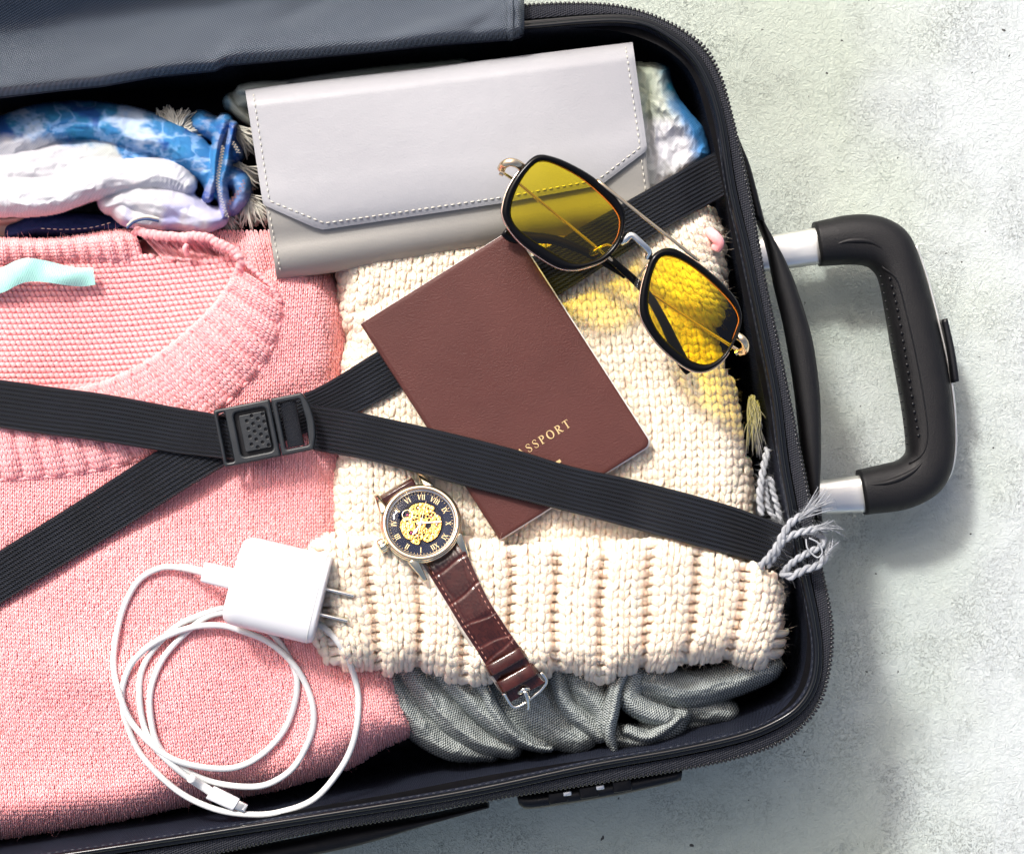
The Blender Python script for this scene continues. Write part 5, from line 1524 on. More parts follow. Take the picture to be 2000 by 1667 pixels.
def surf(x, y, use=('sw', 'hat', 'cuff', 'neck')):
    z = np.full(np.broadcast(x, y).shape, 0.10)
    if 'sw' in use: z = np.maximum(z, np.where(dsw(x, y) > 0, H_sw(x, y) + 0.0012, 0))
    if 'hat' in use: z = np.maximum(z, np.where(dht(x, y) > 0, H_hat(x, y) + 0.0034, 0))
    if 'cuff' in use: z = np.maximum(z, np.where(dcf(x, y) > 0, H_cuff(x, y) + 0.0058, 0))
    if 'neck' in use: z = np.maximum(z, H_neck(x, y))
    if 'wal' in use: z = np.maximum(z, H_wal(x, y))
    if 'pass' in use: z = np.maximum(z, H_pass(x, y))
    return z
def gsm(z, s_):
    k = np.exp(-0.5 * (np.arange(-3 * s_, 3 * s_ + 1) / s_) ** 2); k /= k.sum()
    return np.convolve(np.pad(z, 3 * s_, mode='edge'), k, 'valid')
def rollmax(z, w_):
    return np.array([z[max(0, i - w_):i + w_ + 1].max() for i in range(len(z))])
def strap(name, A_, B_, use, parent, n=220, ribs=11, fixz=(), thick=.0011, extra=0.0, label=None):
    A_, B_ = lerp_poly(spl(A_, 60), n), lerp_poly(spl(B_, 60), n)
    q = np.linspace(0, 1, 9)[None]
    X = A_[:, :1] * (1 - q) + B_[:, :1] * q; Y = A_[:, 1:2] * (1 - q) + B_[:, 1:2] * q
    z = surf(X, Y, use).max(1)
    z = gsm(rollmax(z, 8), 7) + .0003 + extra
    for i0, i1, zz in fixz:
        w_ = sstep(i0, i1, np.arange(n) * 1.0); z = z * (1 - w_) + zz * w_
    m = ribs * 6 + 1
    q = np.linspace(0, 1, m)
    top = thick + 0.00075 * np.abs(np.sin(np.pi * ribs * q)) ** .7 - 0.0006 * np.abs(2 * q - 1) ** 14
    wave = 0.0004 * noise(np.arange(n)[:, None] * 1.0, q[None] * 40, 26, 2)
    Xt = A_[:, :1] * (1 - q) + B_[:, :1] * q; Yt = A_[:, 1:2] * (1 - q) + B_[:, 1:2] * q
    Zt = z[:, None] + top[None] + wave
    top3 = W(Xt, Yt, Zt); bot3 = W(Xt[:, ::-6], Yt[:, ::-6], (z[:, None] + wave[:, ::-6]))
    rings = np.concatenate([top3, bot3], 1)
    L = np.concatenate([[0], np.cumsum(np.linalg.norm(np.diff(top3[:, m // 2], axis=0), axis=1))])
    wd = np.linalg.norm(top3[0, 0] - top3[0, -1])
    qq = np.concatenate([q, q[::-6]]) * wd
    st = np.stack([np.broadcast_to(L[:, None], rings.shape[:2]), np.broadcast_to(qq[None], rings.shape[:2])], -1).reshape(-1, 2)
    st = np.concatenate([st, [[0, 0], [0, 0]]])
    V, F = loft(rings)
    tq = np.concatenate([0.08 + 1.55 * np.abs(np.sin(np.pi * ribs * q)) ** 1.6, np.full(len(q[::-6]), .6)])
    tones = np.concatenate([np.broadcast_to(tq[None], rings.shape[:2]).ravel(), [.5, .5]])
    return make(name, V, F, M['elastic'], parent, st=st, col=tones, label=label), z
sC, zC = strap('elastic_strap', [(1396, 298), (1389, 300), (1224, 393), (1100, 463), (900, 580), (740, 684), (597, 767), (440, 860), (300, 884 - 4), (0, 1074), (-120, 1152)][0:1] + [(1389, 300), (1224, 393), (1080, 476), (900, 588), (740, 684), (597, 767), (450, 800), (300, 884), (150, 980), (0, 1074), (-120, 1150)],
      [(1418, 380), (1410, 386), (1261, 469), (1095, 574), (950, 660), (787, 757), (700, 805), (560, 860), (437, 911), (220, 1045), (0, 1180), (-120, 1255)], ('sw', 'hat', 'wal', 'neck'), case, fixz=((14, 0, .124),), n=260)
sB, zB = strap('elastic_strap', [(600, 787), (612, 790), (700, 805), (850, 838), (1002, 876), (1116, 910), (1258, 941), (1420, 985), (1532, 1026), (1548, 1033)],
      [(612, 878), (622, 881), (725, 900), (850, 933), (927, 954), (1153, 1010), (1294, 1048), (1420, 1082), (1533, 1112), (1550, 1118)], ('sw', 'hat', 'pass', 'cuff'), case, fixz=((185, 214, .127),), extra=.0004)
sA, zA = strap('elastic_strap', [(-120, 722), (0, 741), (100, 755), (210, 770), (350, 796), (446, 812)], [(-120, 812), (0, 835), (100, 850), (175, 859), (301, 878), (350, 886), (458, 898)], ('sw', 'neck'), case, n=120, extra=.0022)
zBk = max(zC[120:175].max(), 0.13) + 0.0018
# tail of the strap folded back below A
bk_ang = R(11.3)
bx0, by0 = 521.0, 838.0
ux = np.array([math.cos(bk_ang), -math.sin(bk_ang)]); uy = np.array([-math.sin(bk_ang), -math.cos(bk_ang)])    # along and up, in pixels
SC = PXM * (CAMZ - (zBk + .003)) / (CAMZ - ZREF)
bc3 = W(bx0, by0, zBk + 0.003)
buckle = bpy.data.objects.new('buckle', None); COL.objects.link(buckle); buckle.parent = case
buckle.location = Vector(bc3) - Vector(ORG[case.name]); buckle.rotation_euler = (0, 0, bk_ang); ORG['buckle'] = np.zeros(3)
def bl(px_pts): return [((a) * SC, (b) * SC) for a, b in px_pts]
def plate(name, outl, depth, bev, zc, mt, parent=buckle, rad=None):
    V, F = curve_slab([bl(o) for o in outl], depth, bev)
    V[:, 2] += zc
    return make(name, V, F, mt, parent, local=True, smooth=False)
hw, hh = 95, 57
fem = round_poly([(-hw, -hh), (17, -hh), (17, hh), (-hw, hh)], [7, 3, 3, 7])
slotL = round_poly([(-88, -49), (-73, -49), (-73, 49), (-88, 49)], 4)
reces = round_poly([(-58, -44), (7, -44), (7, 44), (-58, 44)], 10)
plate('buckle_socket', [fem, slotL, reces], 0.0052, 0.0009, 0, M['buckle'])
plate('buckle_floor', [round_poly([(-60, -46), (9, -46), (9, 46), (-60, 46)], 8)], 0.0012, 0.0001, -0.0018, M['black_plastic'])
arcR = [(80, 57), (88, 40), (94, 15), (95, 0), (94, -15), (88, -42), (80, -57)]
mal = round_poly([(20, -hh), (82, -hh), (92, -30), (95, 0), (92, 30), (82, hh), (20, hh)], [3, 5, 8, 8, 8, 5, 3])
slotR = round_poly([(30, -46), (76, -46), (80, 0), (76, 46), (30, 46)], [4, 5, 10, 5, 4])
plate('buckle_tongue', [mal, slotR], 0.0052, 0.0009, 0, M['buckle'])
# push button with moulded dimples
holes = []
for ci, cx in enumerate((-34, -23, -12, -1)):
    nrow = 5 if ci % 2 else 4
    for r_ in range(nrow):
        cy = (r_ - (nrow - 1) / 2) * 15.5
        holes.append([(cx + 3.2 * math.cos(a), cy + 3.2 * math.sin(a)) for a in np.linspace(0, 2 * np.pi, 10, endpoint=False)][::-1])
btn = round_poly([(-48, -36), (4, -36), (4, 36), (-48, 36)], 3)
pb = plate('release_button', [btn] + holes, 0.0022, 0.0003, 0.0010, M['buckle'])
plate('button_core', [round_poly([(-47, -35), (3, -35), (3, 35), (-47, 35)], 3)], 0.0018, 0.0002, 0.0001, M['black_plastic'], pb)
# bar in the tongue with the elastic wrapped round it
q = np.linspace(-44, 44, 60)
rings = []
a = np.linspace(0, 2 * np.pi, 14, endpoint=False)
for yv in q:
    rr_ = 0.0026 + 0.0003 * abs(math.sin(yv / 88 * np.pi * 11))
    rings.append([(50 * SC + 0.0040 * math.cos(t_), yv * SC, -0.0006 + rr_ * .75 * math.sin(t_)) for t_ in a])
V, F = loft(rings); st = np.stack([V[:, 0] * 1.0, V[:, 1]], -1)
make('wrapped_elastic', V, F, M['elastic'], buckle, local=True, st=st, col=np.ones(len(V)))

# ------------------------------------------------------------------ sunglasses
gl = thing('sunglasses', (1215, 520), 0.13, 'black and gold aviator sunglasses with yellow lenses', 'sunglasses')
def gz(x, y): return 0.176 - 0.014 * (x - 980) / 470.0           # plane of the front
def outline(pts, n=140): return spl(pts, n, True)
LO = outline([(1041, 307), (1057, 302), (1079, 306), (1108, 317), (1153, 342), (1191, 374), (1213, 399), (1221, 422), (1218, 453), (1207, 482), (1181, 508), (1146, 522), (1118, 527), (1089, 522), (1057, 504), (1019, 476), (994, 447), (982, 422), (982, 403), (990, 374), (1006, 345), (1025, 322)])
LI = outline([(1048, 318), (1067, 315), (1095, 325), (1137, 349), (1178, 384), (1203, 412), (1211, 431), (1208, 457), (1197, 477), (1172, 501), (1140, 512), (1114, 511), (1083, 495), (1041, 469), (1013, 447), (1000, 428), (998, 409), (1006, 377), (1025, 342)])
RO = outline([(1292, 487), (1312, 485), (1331, 492), (1369, 517), (1407, 549), (1436, 581), (1448, 609), (1448, 632), (1439, 660), (1423, 689), (1404, 711), (1378, 725), (1353, 724), (1321, 705), (1286, 673), (1261, 638), (1250, 609), (1251, 571), (1261, 530), (1273, 501)])
RI = outline([(1289, 504), (1308, 500), (1334, 509), (1369, 533), (1407, 568), (1432, 597), (1444, 622), (1439, 641), (1426, 673), (1407, 698), (1382, 711), (1359, 708), (1327, 689), (1296, 660), (1277, 632), (1267, 603), (1268, 568), (1275, 533)])
def align(A_, B_):      # pair up outline points by angle
    c = A_.mean(0); out = []
    for p in A_:
        d = p - c; d /= np.linalg.norm(d)
        k = ((B_ - c) @ d) / np.linalg.norm(B_ - c, axis=1); out.append(B_[k.argmax()])
    return smooth_loop(np.array(out), 3)
for O, I in ((LO, LI), (RO, RI)):
    I2 = align(O, I)
    c = O.mean(0)
    z = gz(O[:, 0], O[:, 1])
    prof = [(0.00, -0.0010), (-.02, 0.0004), (.10, 0.0016), (.35, 0.0022), (.65, 0.0020), (.9, 0.0010), (1.0, 0.0), (1.0, -0.0020), (.5, -0.0024)]
    rings = np.stack([W(*(O * (1 - t_) + I2 * t_).T, z + dz) for t_, dz in prof], 1)
    V, F = loft(rings, True, True)
    rim = make('lens_rim', V, F, M['frame_black'], gl)
    eo = c + (O - c) * 1.004; ke = np.sort(np.argsort(-((O - c) @ np.array([-.75, .66])))[:72]); be = np.where(np.diff(ke) > 1)[0]
    if len(be): ke = np.concatenate([ke[be[0] + 1:], ke[:be[0] + 1]])
    eo = eo[ke]
    V, F = tube(W(*eo.T, gz(*eo.T) - .0016), .00062 * np.sin(np.linspace(.15, 2.99, len(eo))) ** .4, 8, flat=1.6)
    make('metal_edge', V, F, M['rose'], rim)
    arcI = c + (I2 - c) * .992; kk_ = np.argsort(-((arcI - c) @ np.array([.75, -.66])))[:58]; kk_ = np.sort(kk_); br = np.where(np.diff(kk_) > 1)[0]
    if len(br): kk_ = np.concatenate([kk_[br[0] + 1:], kk_[:br[0] + 1]])
    arcI = arcI[kk_]
    V, F = tube(W(*arcI.T, gz(*arcI.T) - .0006), .00030 * np.sin(np.linspace(.1, 3.04, len(arcI))) ** .5, 6, flat=1.6)
    make('lens_bevel', V, F, M['orange_edge'], rim)
    ks = np.linspace(0.001, 1.0, 16)
    rings = np.array([W(*(c + (I2 - c) * k * 1.01).T, gz(*(c + (I2 - c) * k).T) + 0.0014 * (1 - k ** 2) - .0006) for k in ks])
    V, F = loft(rings, True, False, cap=False)
    make('lens', V, F, M['lens'], gl)
def gtube(name, pts, r, mt, parent=gl, sides=8, n=60, flat=1.0):
    P = spl(pts, n); V, F = tube(W(P[:, 0], P[:, 1], P[:, 2]), r, sides, flat=flat); return make(name, V, F, mt, parent)
g = lambda x, y, d=0.0: (x, y, float(gz(x, y)) + d)
gtube('brow_bar', [g(1166, 352, -.0008), g(1176, 360, .001), g(1220, 395, .0015), g(1300, 458, .0015), g(1352, 499, .0010), g(1364, 508, -.001)], .00085, M['gold'])
gtube('bridge', [g(1213, 474, -.001), g(1222, 468, .0012), g(1230, 460, .0022), g(1238, 461, .0026), g(1250, 472, .0028), g(1263, 484, .0024), g(1268, 493, .0014), g(1265, 505, -.001)], .0016, M['steel'], flat=.7)
# end pieces with hinges
e1 = gtube('hinge', [g(1022, 328, -.001), g(1008, 319, .001), g(995, 317, .001), g(984, 322, -.001), g(978, 332, -.005)], .0020, M['gold'], flat=.6)
gtube('hinge_screw', [g(976, 336, -.004), g(984, 339, -.004)], .0014, M['gold'], e1)
e2 = gtube('hinge', [g(1440, 655, -.001), g(1450, 662, 0), g(1456, 672, -.001), g(1455, 684, -.004), (1444, 688, .154)], .0018, M['gold'], flat=.6)
gtube('hinge_screw', [(1436, 690, .153), (1452, 682, .1535)], .0013, M['gold'], e2)
# temples folded behind the front
t1 = gtube('temple', [(978, 334, .170), (990, 342, .167), (1015, 360, .165), (1090, 422, .162), (1168, 486, .160), (1204, 516, .158)], .0008, M['gold'])
P = spl([(1186, 500, .1585), (1206, 518, .158), (1242, 550, .156), (1270, 582, .154), (1296, 628, .152), (1318, 675, .149), (1336, 712, .146), (1346, 727, .145)], 60)
V, F = tube(W(P[:, 0], P[:, 1], P[:, 2]), np.interp(np.linspace(0, 1, 60), [0, .1, .6, .9, 1], [.0014, .0017, .0023, .0030, .0020]), 12, flat=.6)
make('temple_tip', V, F, M['frame_black'], t1)
t2 = gtube('temple', [(1446, 686, .152), (1423, 672, .152), (1350, 625, .1515), (1270, 571, .1515), (1212, 534, .152)], .0008, M['gold'])
P = spl([(1222, 540, .1525), (1205, 528, .153), (1172, 508, .154), (1130, 485, .1545), (1080, 468, .155), (1030, 464, .1555), (1000, 462, .156), (984, 452, .157)], 60)
V, F = tube(W(P[:, 0], P[:, 1], P[:, 2]), np.interp(np.linspace(0, 1, 60), [0, .1, .6, .9, 1], [.0014, .0017, .0023, .0032, .0022]), 12, flat=.6)
make('temple_tip', V, F, M['frame_black'], t2)
# nose pads
pa = gtube('pad_arm', [g(1197, 482, -.001), g(1186, 478, -.004), g(1174, 482, -.006), g(1160, 490, -.006)], .0006, M['gold'])
th = np.linspace(0, np.pi, 9)
def ellipsoid(c, rx, ry, rz_, ang, n=16):
    prof = [(math.sin(a), math.cos(a)) for a in np.linspace(0.05, np.pi - .05, 9)]
    V, F = lathe([(p[0], p[1]) for p in prof], n); V = V * np.array([rx, ry, rz_]); c_, s_ = math.cos(ang), math.sin(ang)
    return V @ np.array([[c_, s_, 0], [-s_, c_, 0], [0, 0, 1]]) + np.asarray(c), F
make('nose_pad', *ellipsoid(W(1162, 492, .164), .0034, .0017, .0042, R(20)), M['pad'], pa)
pa = gtube('pad_arm', [g(1262, 520, -.001), g(1254, 530, -.003), g(1250, 540, -.005)], .0006, M['gold'])
make('nose_pad', *ellipsoid(W(1246, 552, .1625), .0016, .0046, .0030, R(-18)), M['pad'], pa)

# ------------------------------------------------------------------ wristwatch
watch = thing('wristwatch', (822, 1022), 0.142, 'gold skeleton wristwatch on a brown crocodile leather strap', 'watch')
head = bpy.data.objects.new('watch_case', None); COL.objects.link(head); head.parent = watch
tilt = Matrix.Rotation(R(-17), 4, 'X'); spin = Matrix.Rotation(R(-150), 4, 'Z')
WZ = 0.147
hp = W(822.5, 1022, WZ)
head.matrix_local = Matrix.Translation(Vector(hp) - Vector(ORG[watch.name])) @ tilt @ spin
ORG[head.name] = np.zeros(3)
mm = 0.001
def hw_(name, VF, mt, parent=head, **k): return make(name, np.asarray(VF[0]) * mm, VF[1], mt, parent, local=True, **k)
hw_('case_ring', lathe([(13, -4.6), (17.2, -4.4), (18.6, -3.2), (19.3, -1.2), (19.4, .6), (18.9, 1.3), (18.2, 1.5)], 96), M['case_gold'])
hw_('bezel', lathe([(18.6, .8), (18.9, 1.7), (18.4, 2.5), (17.6, 2.9), (16.9, 2.7), (16.5, 2.2), (16.3, 1.2)], 96), M['gold'])
hw_('inner_ring', lathe([(16.4, 2.1), (15.9, 1.9), (15.5, 1.2), (15.4, .2)], 96), M['steel'])
hw_('dial_ring', lathe([(15.5, .15), (10.9, .15), (10.7, 0.0), (10.7, -.8)], 96), M['dial'])
hw_('base_plate', lathe([(10.8, -1.6), (5, -1.6), (.1, -1.6)], 48), M['dial'])
for k, num in enumerate(['XII', 'I', 'II', 'III', 'IV', 'V', 'VI', 'VII', 'VIII', 'IX', 'X', 'XI']):
    ang = math.pi / 2 - k * math.pi / 6
    wd = sum(glyph(c)[1] for c in num) + .04 * (len(num) - 1); size = 2.5; sx = .82
    def pl(a, b, ang=ang, wd=wd):
        # reads from the rim inwards: letters stand with their feet to the centre, except near the bottom of the dial
        a2, b2 = (a - wd * size / 2) * sx, b - size / 2
        rr_, tt2 = 13.1 + b2, -a2
        return np.stack([rr_ * math.cos(ang) - tt2 * math.sin(ang), rr_ * math.sin(ang) + tt2 * math.cos(ang), np.full(len(a), .24)], -1)
    K = k
    A, _ = text_geo(num, pl, size, .04)
    V = np.concatenate(A.V) * mm; q_ = np.concatenate(A.F)
    make('numeral', V, [q_], M['gold_print'], head, local=True, smooth=False)
acc = Acc()
for k in range(60):
    a = k * math.pi / 30; r0, r1 = 14.75, 15.3; hw2 = .06 if k % 5 else .12
    c_, s_ = math.cos(a), math.sin(a)
    acc.add([(r0 * c_ - hw2 * s_, r0 * s_ + hw2 * c_, .22), (r1 * c_ - hw2 * s_, r1 * s_ + hw2 * c_, .22), (r1 * c_ + hw2 * s_, r1 * s_ - hw2 * c_, .22), (r0 * c_ + hw2 * s_, r0 * s_ - hw2 * c_, .22)], [[[0, 1, 2, 3]]])
acc.V = [v * mm for v in acc.V]; acc.build('minute_marks', M['gold_print'], head, local=True, smooth=False, kind='stuff')
# skeleton movement: bridges, wheels, screws, jewels
def circ(cx, cy, r, n=20, rev=False):
    o = [(cx + r * math.cos(a), cy + r * math.sin(a)) for a in np.linspace(0, 2 * np.pi, n, endpoint=False)]
    return o[::-1] if rev else o
rg = np.random.default_rng(12)
def blob(pts, holes, z, th_, name, mt, bev=.12):
    V, F = curve_slab([spl(pts, 60, True)] + [circ(*h, 14, True) for h in holes], th_, bev)
    V[:, 2] += z
    hw_(name, (V, F), mt, smooth=False)
blob([(-9.6, 2), (-7, 6.8), (-2.5, 9.6), (2, 9.2), (3, 6.5), (-.5, 5.2), (-3.4, 3.8), (-5, 1), (-8, -.6)], [(-6.2, 4.2, .9), (-2.2, 7.4, 1.1), (-7.4, 1.8, .5), (1, 7.7, .5)], -.5, .7, 'bridge_plate', M['movement'])
blob([(2.6, -2.2), (4, 1.5), (7.5, 4.5), (9.8, 2.6), (10, -1.6), (8.4, -5.4), (5, -6.6), (3.2, -5)], [(6.4, 1.6, 1.2), (7.6, -2.6, .9), (5, -4.4, .6), (8.8, .8, .4)], -.45, .7, 'bridge_plate', M['movement'])
blob([(-9.4, -3.4), (-6.2, -2.6), (-3, -3.4), (.5, -5.4), (2.2, -8.2), (-.6, -10), (-5, -9), (-8, -6.4)], [(-6.2, -5.2, 1.0), (-2.6, -7.4, 1.1), (-.2, -8.2, .5), (-7.8, -4.4, .4)], -.5, .7, 'bridge_plate', M['movement'])
blob([(-2.4, .4), (-.6, 2.6), (2.4, 2.4), (2.2, -.4), (.6, -2.8), (-2, -2)], [(0, 0, .6), (1.4, 1.4, .35)], -.2, .6, 'bridge_plate', M['movement'])
blob([(3.5, 6), (6, 8.4), (8.6, 5.6), (7.4, 4.8), (5.6, 6.2)], [(6.2, 7, .4)], -.4, .5, 'bridge_plate', M['movement'])
def gear(cx, cy, r, nt_, z, mt=M['movement'], spokes=5):
    o = []
    for k in range(nt_ * 2):
        a = k * math.pi / nt_; rr_ = r * (1.0 if k % 2 else .9)
        for da in (-.3, .3): o.append((cx + rr_ * math.cos(a + da * math.pi / nt_), cy + rr_ * math.sin(a + da * math.pi / nt_)))
    hs = []
    for s_ in range(spokes):
        a0 = 2 * math.pi * s_ / spokes + .18; a1 = 2 * math.pi * (s_ + 1) / spokes - .18
        oo = [(cx + r * .74 * math.cos(a), cy + r * .74 * math.sin(a)) for a in np.linspace(a0, a1, 5)] + [(cx + r * .3 * math.cos(a), cy + r * .3 * math.sin(a)) for a in np.linspace(a1, a0, 4)]
        hs.append(oo[::-1])
    V, F = curve_slab([o] + hs, .28, 0.0); V[:, 2] += z
    return hw_('gear_wheel', (V, F), mt, smooth=False)
for a in ((-5.6, -.6, 3.0, 24, -.15), (4.4, 4.4, 2.6, 22, -.05), (1.2, -4.4, 2.8, 24, -.12), (6.6, -1.6, 2.2, 18, .1), (-2.8, 6.2, 2.3, 18, .08), (-4.6, -6.2, 2.1, 16, .05), (0.4, 3.8, 1.6, 14, .12)): gear(*a)
hw_('balance_wheel', (lambda v: (v[0] + np.array([3.6, -7.0, 0]), v[1]))(lathe([(2.2, .12), (2.5, .25), (2.8, .12), (2.5, 0), (2.2, .12)], 40)), M['gold'])
for (x, y, c) in ((-6.2, 4.2, 0), (6.4, 1.6, 1), (-2.6, -7.4, 0), (1.4, 1.4, 1), (7.6, -2.6, 0), (-5.6, -.6, 1), (4.4, 4.4, 0), (-7.8, -4.4, 0), (3.6, -7, 1), (-2.2, 7.4, 0)):
    V, F = dome((x, y, -.02), .62, .5, 14)
    hw_('jewel' if c else 'screw', (V, F), M['ruby'] if c else M['gold'])
def hand(pts, z, name, mt):
    V, F = curve_slab([pts], .16, .04); V[:, 2] += z
    hw_(name, (V, F), mt, smooth=False)
def turn(pts, deg): c_, s_ = math.cos(R(deg)), math.sin(R(deg)); return [(x * c_ - y * s_, x * s_ + y * c_) for x, y in pts]
# seen directions on the picture: one hand at 10 degrees right of up, one at 80 degrees
hand(turn([(-.35, -2), (.35, -2), (.22, 5), (.55, 8), (0, 10.2), (-.55, 8), (-.22, 5)], 150 - 85), .9, 'minute_hand', M['steel'])
hand(turn([(-.4, -1.5), (.4, -1.5), (.3, 3), (.8, 5), (0, 7.2), (-.8, 5), (-.3, 3)], 150 - 215), .65, 'hour_hand', M['steel'])
hand(turn([(-.14, -4), (.14, -4), (.07, 11), (-.07, 11)], 150 - 12), 1.15, 'second_hand', M['gold'])
hw_('hand_cap', dome((0, 0, .7), .9, .7, 16), M['steel'])
hw_('crystal', lathe([(16.2, 2.3), (15.2, 2.75), (11, 3.1), (6, 3.3), (.02, 3.35)], 64), M['crystal'])
# lugs
for sx in (-1, 1):
    for sy in (-1, 1):
        rings = []
        for t_ in np.linspace(0, 1, 12):
            y_ = sy * (13.5 + 11.0 * t_); x_ = sx * (12.4 - .9 * t_); z_ = -.6 - 4.2 * t_ ** 1.8; w2 = 2.6 * (1 - .62 * t_); h2 = 2.1 * (1 - .55 * t_)
            a = np.linspace(0, 2 * np.pi, 14, endpoint=False)
            rings.append(np.stack([x_ + w2 * np.sign(np.cos(a)) * np.abs(np.cos(a)) ** .7, np.full(14, y_), z_ + h2 * np.sign(np.sin(a)) * np.abs(np.sin(a)) ** .7], -1))
        hw_('lug', loft(rings), M['case_gold'])
        
# crown at three o'clock
a = np.linspace(0, 2 * np.pi, 48, endpoint=False)
rings = []
for x_, r_ in ((18.6, 1.6), (19.6, 1.6), (19.7, 2.9), (20.4, 3.2), (22.4, 3.2), (23.2, 2.7), (23.4, 1.5)):
    rr_ = r_ * (1 + (.07 * np.sign(np.sin(a * 12)) if r_ > 2.8 else 0 * a))
    rings.append(np.stack([np.full(48, x_), rr_ * np.cos(a), -1.2 + rr_ * np.sin(a)], -1))
hw_('crown', loft(rings), M['case_gold'])
# long strap with its crocodile pattern
SL = [(806, 1070), (820, 1094), (836, 1118), (866, 1166), (900, 1222), (930, 1268), (955, 1308), (985, 1352), (998, 1370)]
SR = [(882, 1028), (895, 1050), (910, 1078), (948, 1160), (984, 1218), (1016, 1265), (1034, 1294), (1052, 1320), (1064, 1332)]
nA = 150
AL, AR = spl(SL, nA), spl(SR, nA)
mS = 41
q = np.linspace(0, 1, mS)
def strap_z(x, y, k):
    return np.interp(k, [0, .15, .5, .75, 1], [.1435, .1475, .1500, .1465, .1400])
k = np.linspace(0, 1, nA)
X = AL[:, :1] * (1 - q) + AR[:, :1] * q; Y = AL[:, 1:2] * (1 - q) + AR[:, 1:2] * q
zb = strap_z(0, 0, k)[:, None] + 0 * q
pad = 0.0012 * (1 - np.abs(2 * q - 1) ** 4) * (1 - .4 * k)[:, None]
tone = np.ones((nA, mS))
groove = np.zeros((nA, mS))
for k0, dr in ((.185, -.012), (.36, -.02), (.52, .01), (.66, .012), (.725, -.025)):
    d = (k[:, None] - (k0 + dr * (2 * q - 1)[None] + .004 * np.sin(q[None] * 7 + k0 * 30)))
    gk = np.exp(-(d / .006) ** 2); groove += gk
    tone += 1.1 * np.exp(-(d / .007) ** 2)
    rip = np.exp(-((d + .022) / .016) ** 2) * np.maximum(0, np.sin(q[None] * 58 + 2 * np.sin(q[None] * 9 + k0 * 40))) * (np.abs(2 * q - 1) < .6)[None]
    groove += .45 * rip; tone -= .35 * rip
for s_ in (-1, 1):
    e_ = (2 * q[None] - 1) * s_ - (.62 + .05 * np.sin(k[:, None] * 33 + s_)); gk = np.exp(-(e_ / .045) ** 2) * .55; groove += gk; tone += .35 * gk
tone *= 1 - .25 * np.exp(-((np.abs(2 * q - 1)[None] - .3) / .35) ** 2) * 0
Zs = zb + pad - 0.0006 * np.clip(groove, 0, 1.3)
Zs = Zs + 0.0022 * (q[None] - .5) * 2 * .6          # the strap leans, right edge up
V, Q = sheet(X, Y, Zs)
V2, _ = sheet(X, Y, Zs - .0012)
ls = make('long_strap', np.concatenate([V, V2]), [Q, Q[:, ::-1] + len(V)], M['croc'], watch, col=np.clip(np.concatenate([tone.ravel(), tone.ravel()]), .5, 3))
# pale lining and edge
ed = np.stack([W(AL[:, 0] - 5, AL[:, 1] + 2, Zs[:, 0] - .0042), W(AL[:, 0] - 5.5, AL[:, 1] + 2, Zs[:, 0] - .0024), W(AL[:, 0] - 1, AL[:, 1], Zs[:, 0] - .0010), W(AR[:, 0] + 1, AR[:, 1], Zs[:, -1] - .0012), W(AR[:, 0] + 1, AR[:, 1], Zs[:, -1] - .0030)], 1)
V, F = loft(ed, True, False); make('strap_lining', V, F, M['strap_back'], ls)
A = Acc()
for qq in (.10, .90):
    xs2 = AL[:, 0] * (1 - qq) + AR[:, 0] * qq; ys2 = AL[:, 1] * (1 - qq) + AR[:, 1] * qq; zz = Zs[:, int(qq * (mS - 1))] + .00015
    B = stitches(W(xs2, ys2, zz)[4:112], .0018, .0013, .00024); A.add(np.concatenate(B.V), B.F)
A.build('strap_stitching', M['croc_thread'], ls, kind='stuff')
def keeper(k0, k1, name):
    i0, i1 = int(k0 * nA), int(k1 * nA); rings = []
    for t_ in np.linspace(0, 1, 24):
        i_ = (i0 + i1) / 2
        pass
    c0, c1 = (AL[i0] + AL[i1]) / 2, (AR[i0] + AR[i1]) / 2
    ex = (c1 - c0); 
    z0 = Zs[(i0 + i1) // 2].max()
    hwid = np.linalg.norm(AL[i1] - AL[i0]) / 2 * SCW
    dirl = ex / np.linalg.norm(ex); a3, b3 = W(*(c0 - dirl * 6), z0), W(*(c1 + dirl * 6), z0)
    t3 = (b3 - a3); L3 = np.linalg.norm(t3); t3 /= L3; n3 = np.array([-t3[1], t3[0], 0]); n3 /= np.linalg.norm(n3)
    path = []
    for a in np.linspace(0, 1, 30):
        path.append(a3 + t3 * L3 * a + np.array([0, 0, .0016 - .0055 * abs(2 * a - 1) ** 8]))
    P_ = np.array(path); th = np.linspace(0, 2 * np.pi, 12, endpoint=False)
    sq = lambda v, p: np.sign(v) * np.abs(v) ** p
    rings = P_[:, None] + hwid * sq(np.cos(th), .5)[None, :, None] * n3 + .0011 * sq(np.sin(th), .7)[None, :, None] * np.array([0, 0, 1.0])
    V, F = loft(rings); return make(name, V, F, M['croc'], watch, col=np.full(len(V), 1.15))
SCW = PXM
keeper(.755, .825, 'keeper'); keeper(.865, .935, 'keeper')
# buckle of the watch
def wtube(name, pts, r, mt, parent, n=40, flat=1.0, sides=10):
    P = spl(pts, n); V, F = tube(W(P[:, 0], P[:, 1], P[:, 2]), r, sides, flat=flat); return make(name, V, F, mt, parent)
wb = wtube('strap_buckle', [(1056, 1312, .1425), (1067, 1328, .1405), (1058, 1345, .1385), (1040, 1360, .1375), (1022, 1374, .1375), (1004, 1380, .1380), (994, 1370, .139), (984, 1352, .142)], .0010, M['steel'], watch, flat=1.4)
wtube('buckle_pin', [(1022, 1348, .1425), (1026, 1352, .1435), (1030, 1364, .1425), (1032, 1378, .1400), (1031, 1384, .139)], .0011, M['steel'], wb)
wtube('pin_loop', [(1014, 1352, .141), (1022, 1346, .1428), (1032, 1344, .141)], .0013, M['steel'], wb, 20)
